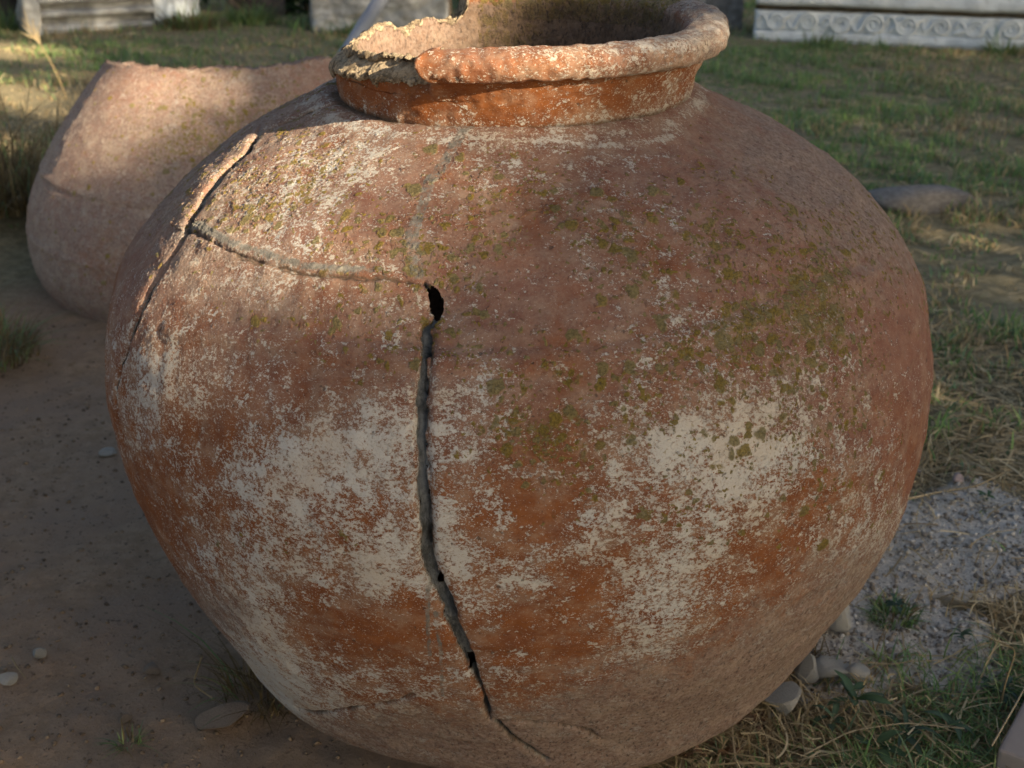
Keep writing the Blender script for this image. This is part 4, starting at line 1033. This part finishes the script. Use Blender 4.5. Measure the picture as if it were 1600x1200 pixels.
# flowering dry grass stalks at the left
def seed_stalk(label, base, top, nspike, seed, lean=.0):
    g = np.random.default_rng(seed); base = np.array(base); top = np.array(top)-base
    r = empty('seed_stalk', tuple(base), label, 'dry stalk')
    t = np.linspace(0, 1, 14)[:, None]; q = t*top+np.array([0, 0, 0])+np.sin(t*3.0)*.02*np.array([1, .4, 0])
    obj('stalk', tube_mesh('stalk', q, np.linspace(.0035, .0018, 14), 6), BROWNSTEM, r)
    C = []; 
    for k in range(nspike):
        p = q[-1]+(q[-3]-q[-1])*g.uniform(0, 1.6); d = (q[-1]-q[-3]); d = d/np.linalg.norm(d)+g.normal(0, .45, 3); L = g.uniform(.05, .11)
        u = np.linspace(0, 1, 4)[:, None]; C.append(p+u*d*L)
    C = np.array(C); sd = g.normal(size=(nspike, 3)); sd /= np.linalg.norm(sd, axis=1)[:, None]
    ribbons('seed_head', C, np.full((nspike, 4), .006)*np.array([[.6, 1.2, 1, .2]]), sd, np.tile(np.array((.42, .33, .19)), (nspike, 1)), STRAW, 'stuff', r)
seed_stalk('tall dry grass stalk with hanging seed head near the fluted block', (-2.72, 5.55, 0), (-2.92, 5.6, .42), 26, 601)
seed_stalk('dry feathery stalk bending towards the top left of the broken jar', (-2.05, 4.35, 0), (-1.86, 4.3, .36), 30, 602)
seed_stalk('pale dry stalk rising above the brown dead grass left of the broken jar', (-2.20, 3.3, .1), (-2.22, 3.3, .46), 16, 603)
seed_stalk('short pale stalk bent flat over the dead grass at the left edge', (-2.32, 3.2, .1), (-2.05, 3.15, .40), 18, 604)
seed_stalk('dry feathery stalk leaning right just behind the broken jar edge', (-2.15, 3.9, 0), (-1.92, 3.85, .36), 22, 605)

# two empty snail shells in the straw
SHELL = mat_stone('shell', (.24, .19, .19), (.36, .31, .31), 90, (.15, .11, .11), .3, .0004)
def snail(label, xy, sz, rot):
    t = np.linspace(0, 1, 60); a = t*5.2*np.pi; R = .55*t**1.25
    pts = np.stack([R*np.cos(a), R*np.sin(a), .45*(1-t)], -1)
    zz = float(ground_z(np.array([xy[0]]), np.array([xy[1]]))[0])
    obj('snail_shell', tube_mesh('snail_shell', pts, .06+.34*t**1.2, 10), SHELL, label=label, cat='snail shell', loc=(xy[0], xy[1], zz+sz*.55), rot=(1.0, .3, rot), scale=(sz,)*3)
snail('grey spiral snail shell lying in the straw above the long pale stem', (1.085, .655), .019, .4)
snail('pinkish snail shell lying in the straw close to the right side of the jar', (1.015, .735), .015, 1.9)

# ------------------------------------------------------------------ the trees behind the photographer that shade the place
UU = np.array([math.sin(SUN_AZ), math.cos(SUN_AZ), 0.]); LL = np.array(LDIR); VV = np.cross(LL, UU); VV = VV if VV[2] > 0 else -VV
GAPS = [[(-.75, .85), (-.57, .885), (-.40, .97), (-.27, 1.045), (.0, 1.12), (.11, 1.155), (.15, 1.33), (-.75, 1.33)],
        [(.50, 1.31), (.74, 1.47), (.80, 1.56), (.72, 1.66), (.50, 1.50)]]
SPOTS = [(3.22, 2.90, .17), (3.42, 2.86, .11), (3.0, 2.98, .12), (2.44, 2.37, .14), (2.30, 2.24, .10), (1.48, 1.87, .10), (2.2, 2.12, .05)]
def tree(label, ku, kv, ru, rv, rl, dist, seed, n):
    g = np.random.default_rng(seed); c0 = LL*dist+UU*ku+VV*kv
    u = g.normal(size=(n, 3)); u /= np.linalg.norm(u, axis=1)[:, None]; u *= g.uniform(0, 1, (n, 1))**.4
    C = c0+u[:, :1]*UU*ru+u[:, 1:2]*VV*rv+u[:, 2:]*LL*rl
    a, b = C@UU, C@VV
    drop = np.zeros(n, bool)
    for dx, dy in ((0, 0), (.17, 0), (-.17, 0), (0, .17), (0, -.17), (.12, .12), (-.12, .12), (.12, -.12), (-.12, -.12), (.08, 0), (-.08, 0), (0, .08), (0, -.08)):
        for gp in GAPS: drop |= in_poly(a+dx, b+dy, gp)
    for su, sv, r in SPOTS: drop |= np.hypot(a-su, b-sv) < r+.16
    C = C[~drop & (C[:, 2] > 1.5)]
    sz = np.full(len(C), .26)
    # finer leaves added round the openings to sharpen the sun patches
    m = 26000 if ku == 0 else 0
    if m:
        fa, fb = g.uniform(-1.3, 4.9, m), g.uniform(.2, 3.9, m); C2 = LL*(dist+g.normal(0, .5, m)[:, None])+UU*fa[:, None]+VV*fb[:, None]
        dr = np.zeros(m, bool)
        for dx, dy in ((0, 0), (.035, 0), (-.035, 0), (0, .035), (0, -.035)):
            for gp in GAPS: dr |= in_poly(fa+dx, fb+dy, gp)
        for su, sv, r in SPOTS: dr |= np.hypot(fa-su, fb-sv) < r+.03
        C = np.vstack([C, C2[~dr]]); sz = np.r_[sz, np.full((~dr).sum(), .085)]
    base = c0.copy(); base[2] = 0
    r = empty('tree', tuple(base), label, 'tree')
    obj('crown', leaves_mesh('crown', C-base, sz[:, None, None], seed+1, [(.04, .075, .022), (.055, .095, .03), (.032, .06, .02)]), LEAF, r)
    zt = np.linspace(-.2, c0[2]*.8, 20); obj('trunk', tube_mesh('trunk', np.stack([.10*np.sin(zt*.8), .08*np.cos(zt*.7), zt], -1), .22-.015*zt, 14), BARK, r)
    for k in range(14):
        d = g.normal(size=3); d[2] = abs(d[2])*.6; d /= np.linalg.norm(d); t = np.linspace(0, 1, 9)[:, None]
        p0 = np.array([0, 0, c0[2]*.62]); q = p0+t*(d*np.array([ru, ru, rv])*.5)+np.array([0, 0, .5])*t**2
        w = q+base; wa, wb = w@UU, w@VV
        if any(in_poly(wa+ex, wb+ey, gp).any() for gp in GAPS for ex in (-.15, 0, .15) for ey in (-.15, 0, .15)): continue
        obj('limb', tube_mesh('limb', q, np.linspace(.10, .03, 9), 8), BARK, r)
tree('broad leafy tree to the right behind the photographer, shading the cracked jar', .0, .9, 3.2, 2.5, 2.0, 15.0, 701, 11000)
tree('second broad leafy tree farther right, shading the lawn beyond the jar', 5.2, 1.5, 3.6, 3.0, 2.0, 15.5, 711, 9000)
tree('third leafy tree at the far right, shading the carved marble block', 9.3, 1.2, 3.4, 2.8, 2.0, 15.0, 721, 8000)
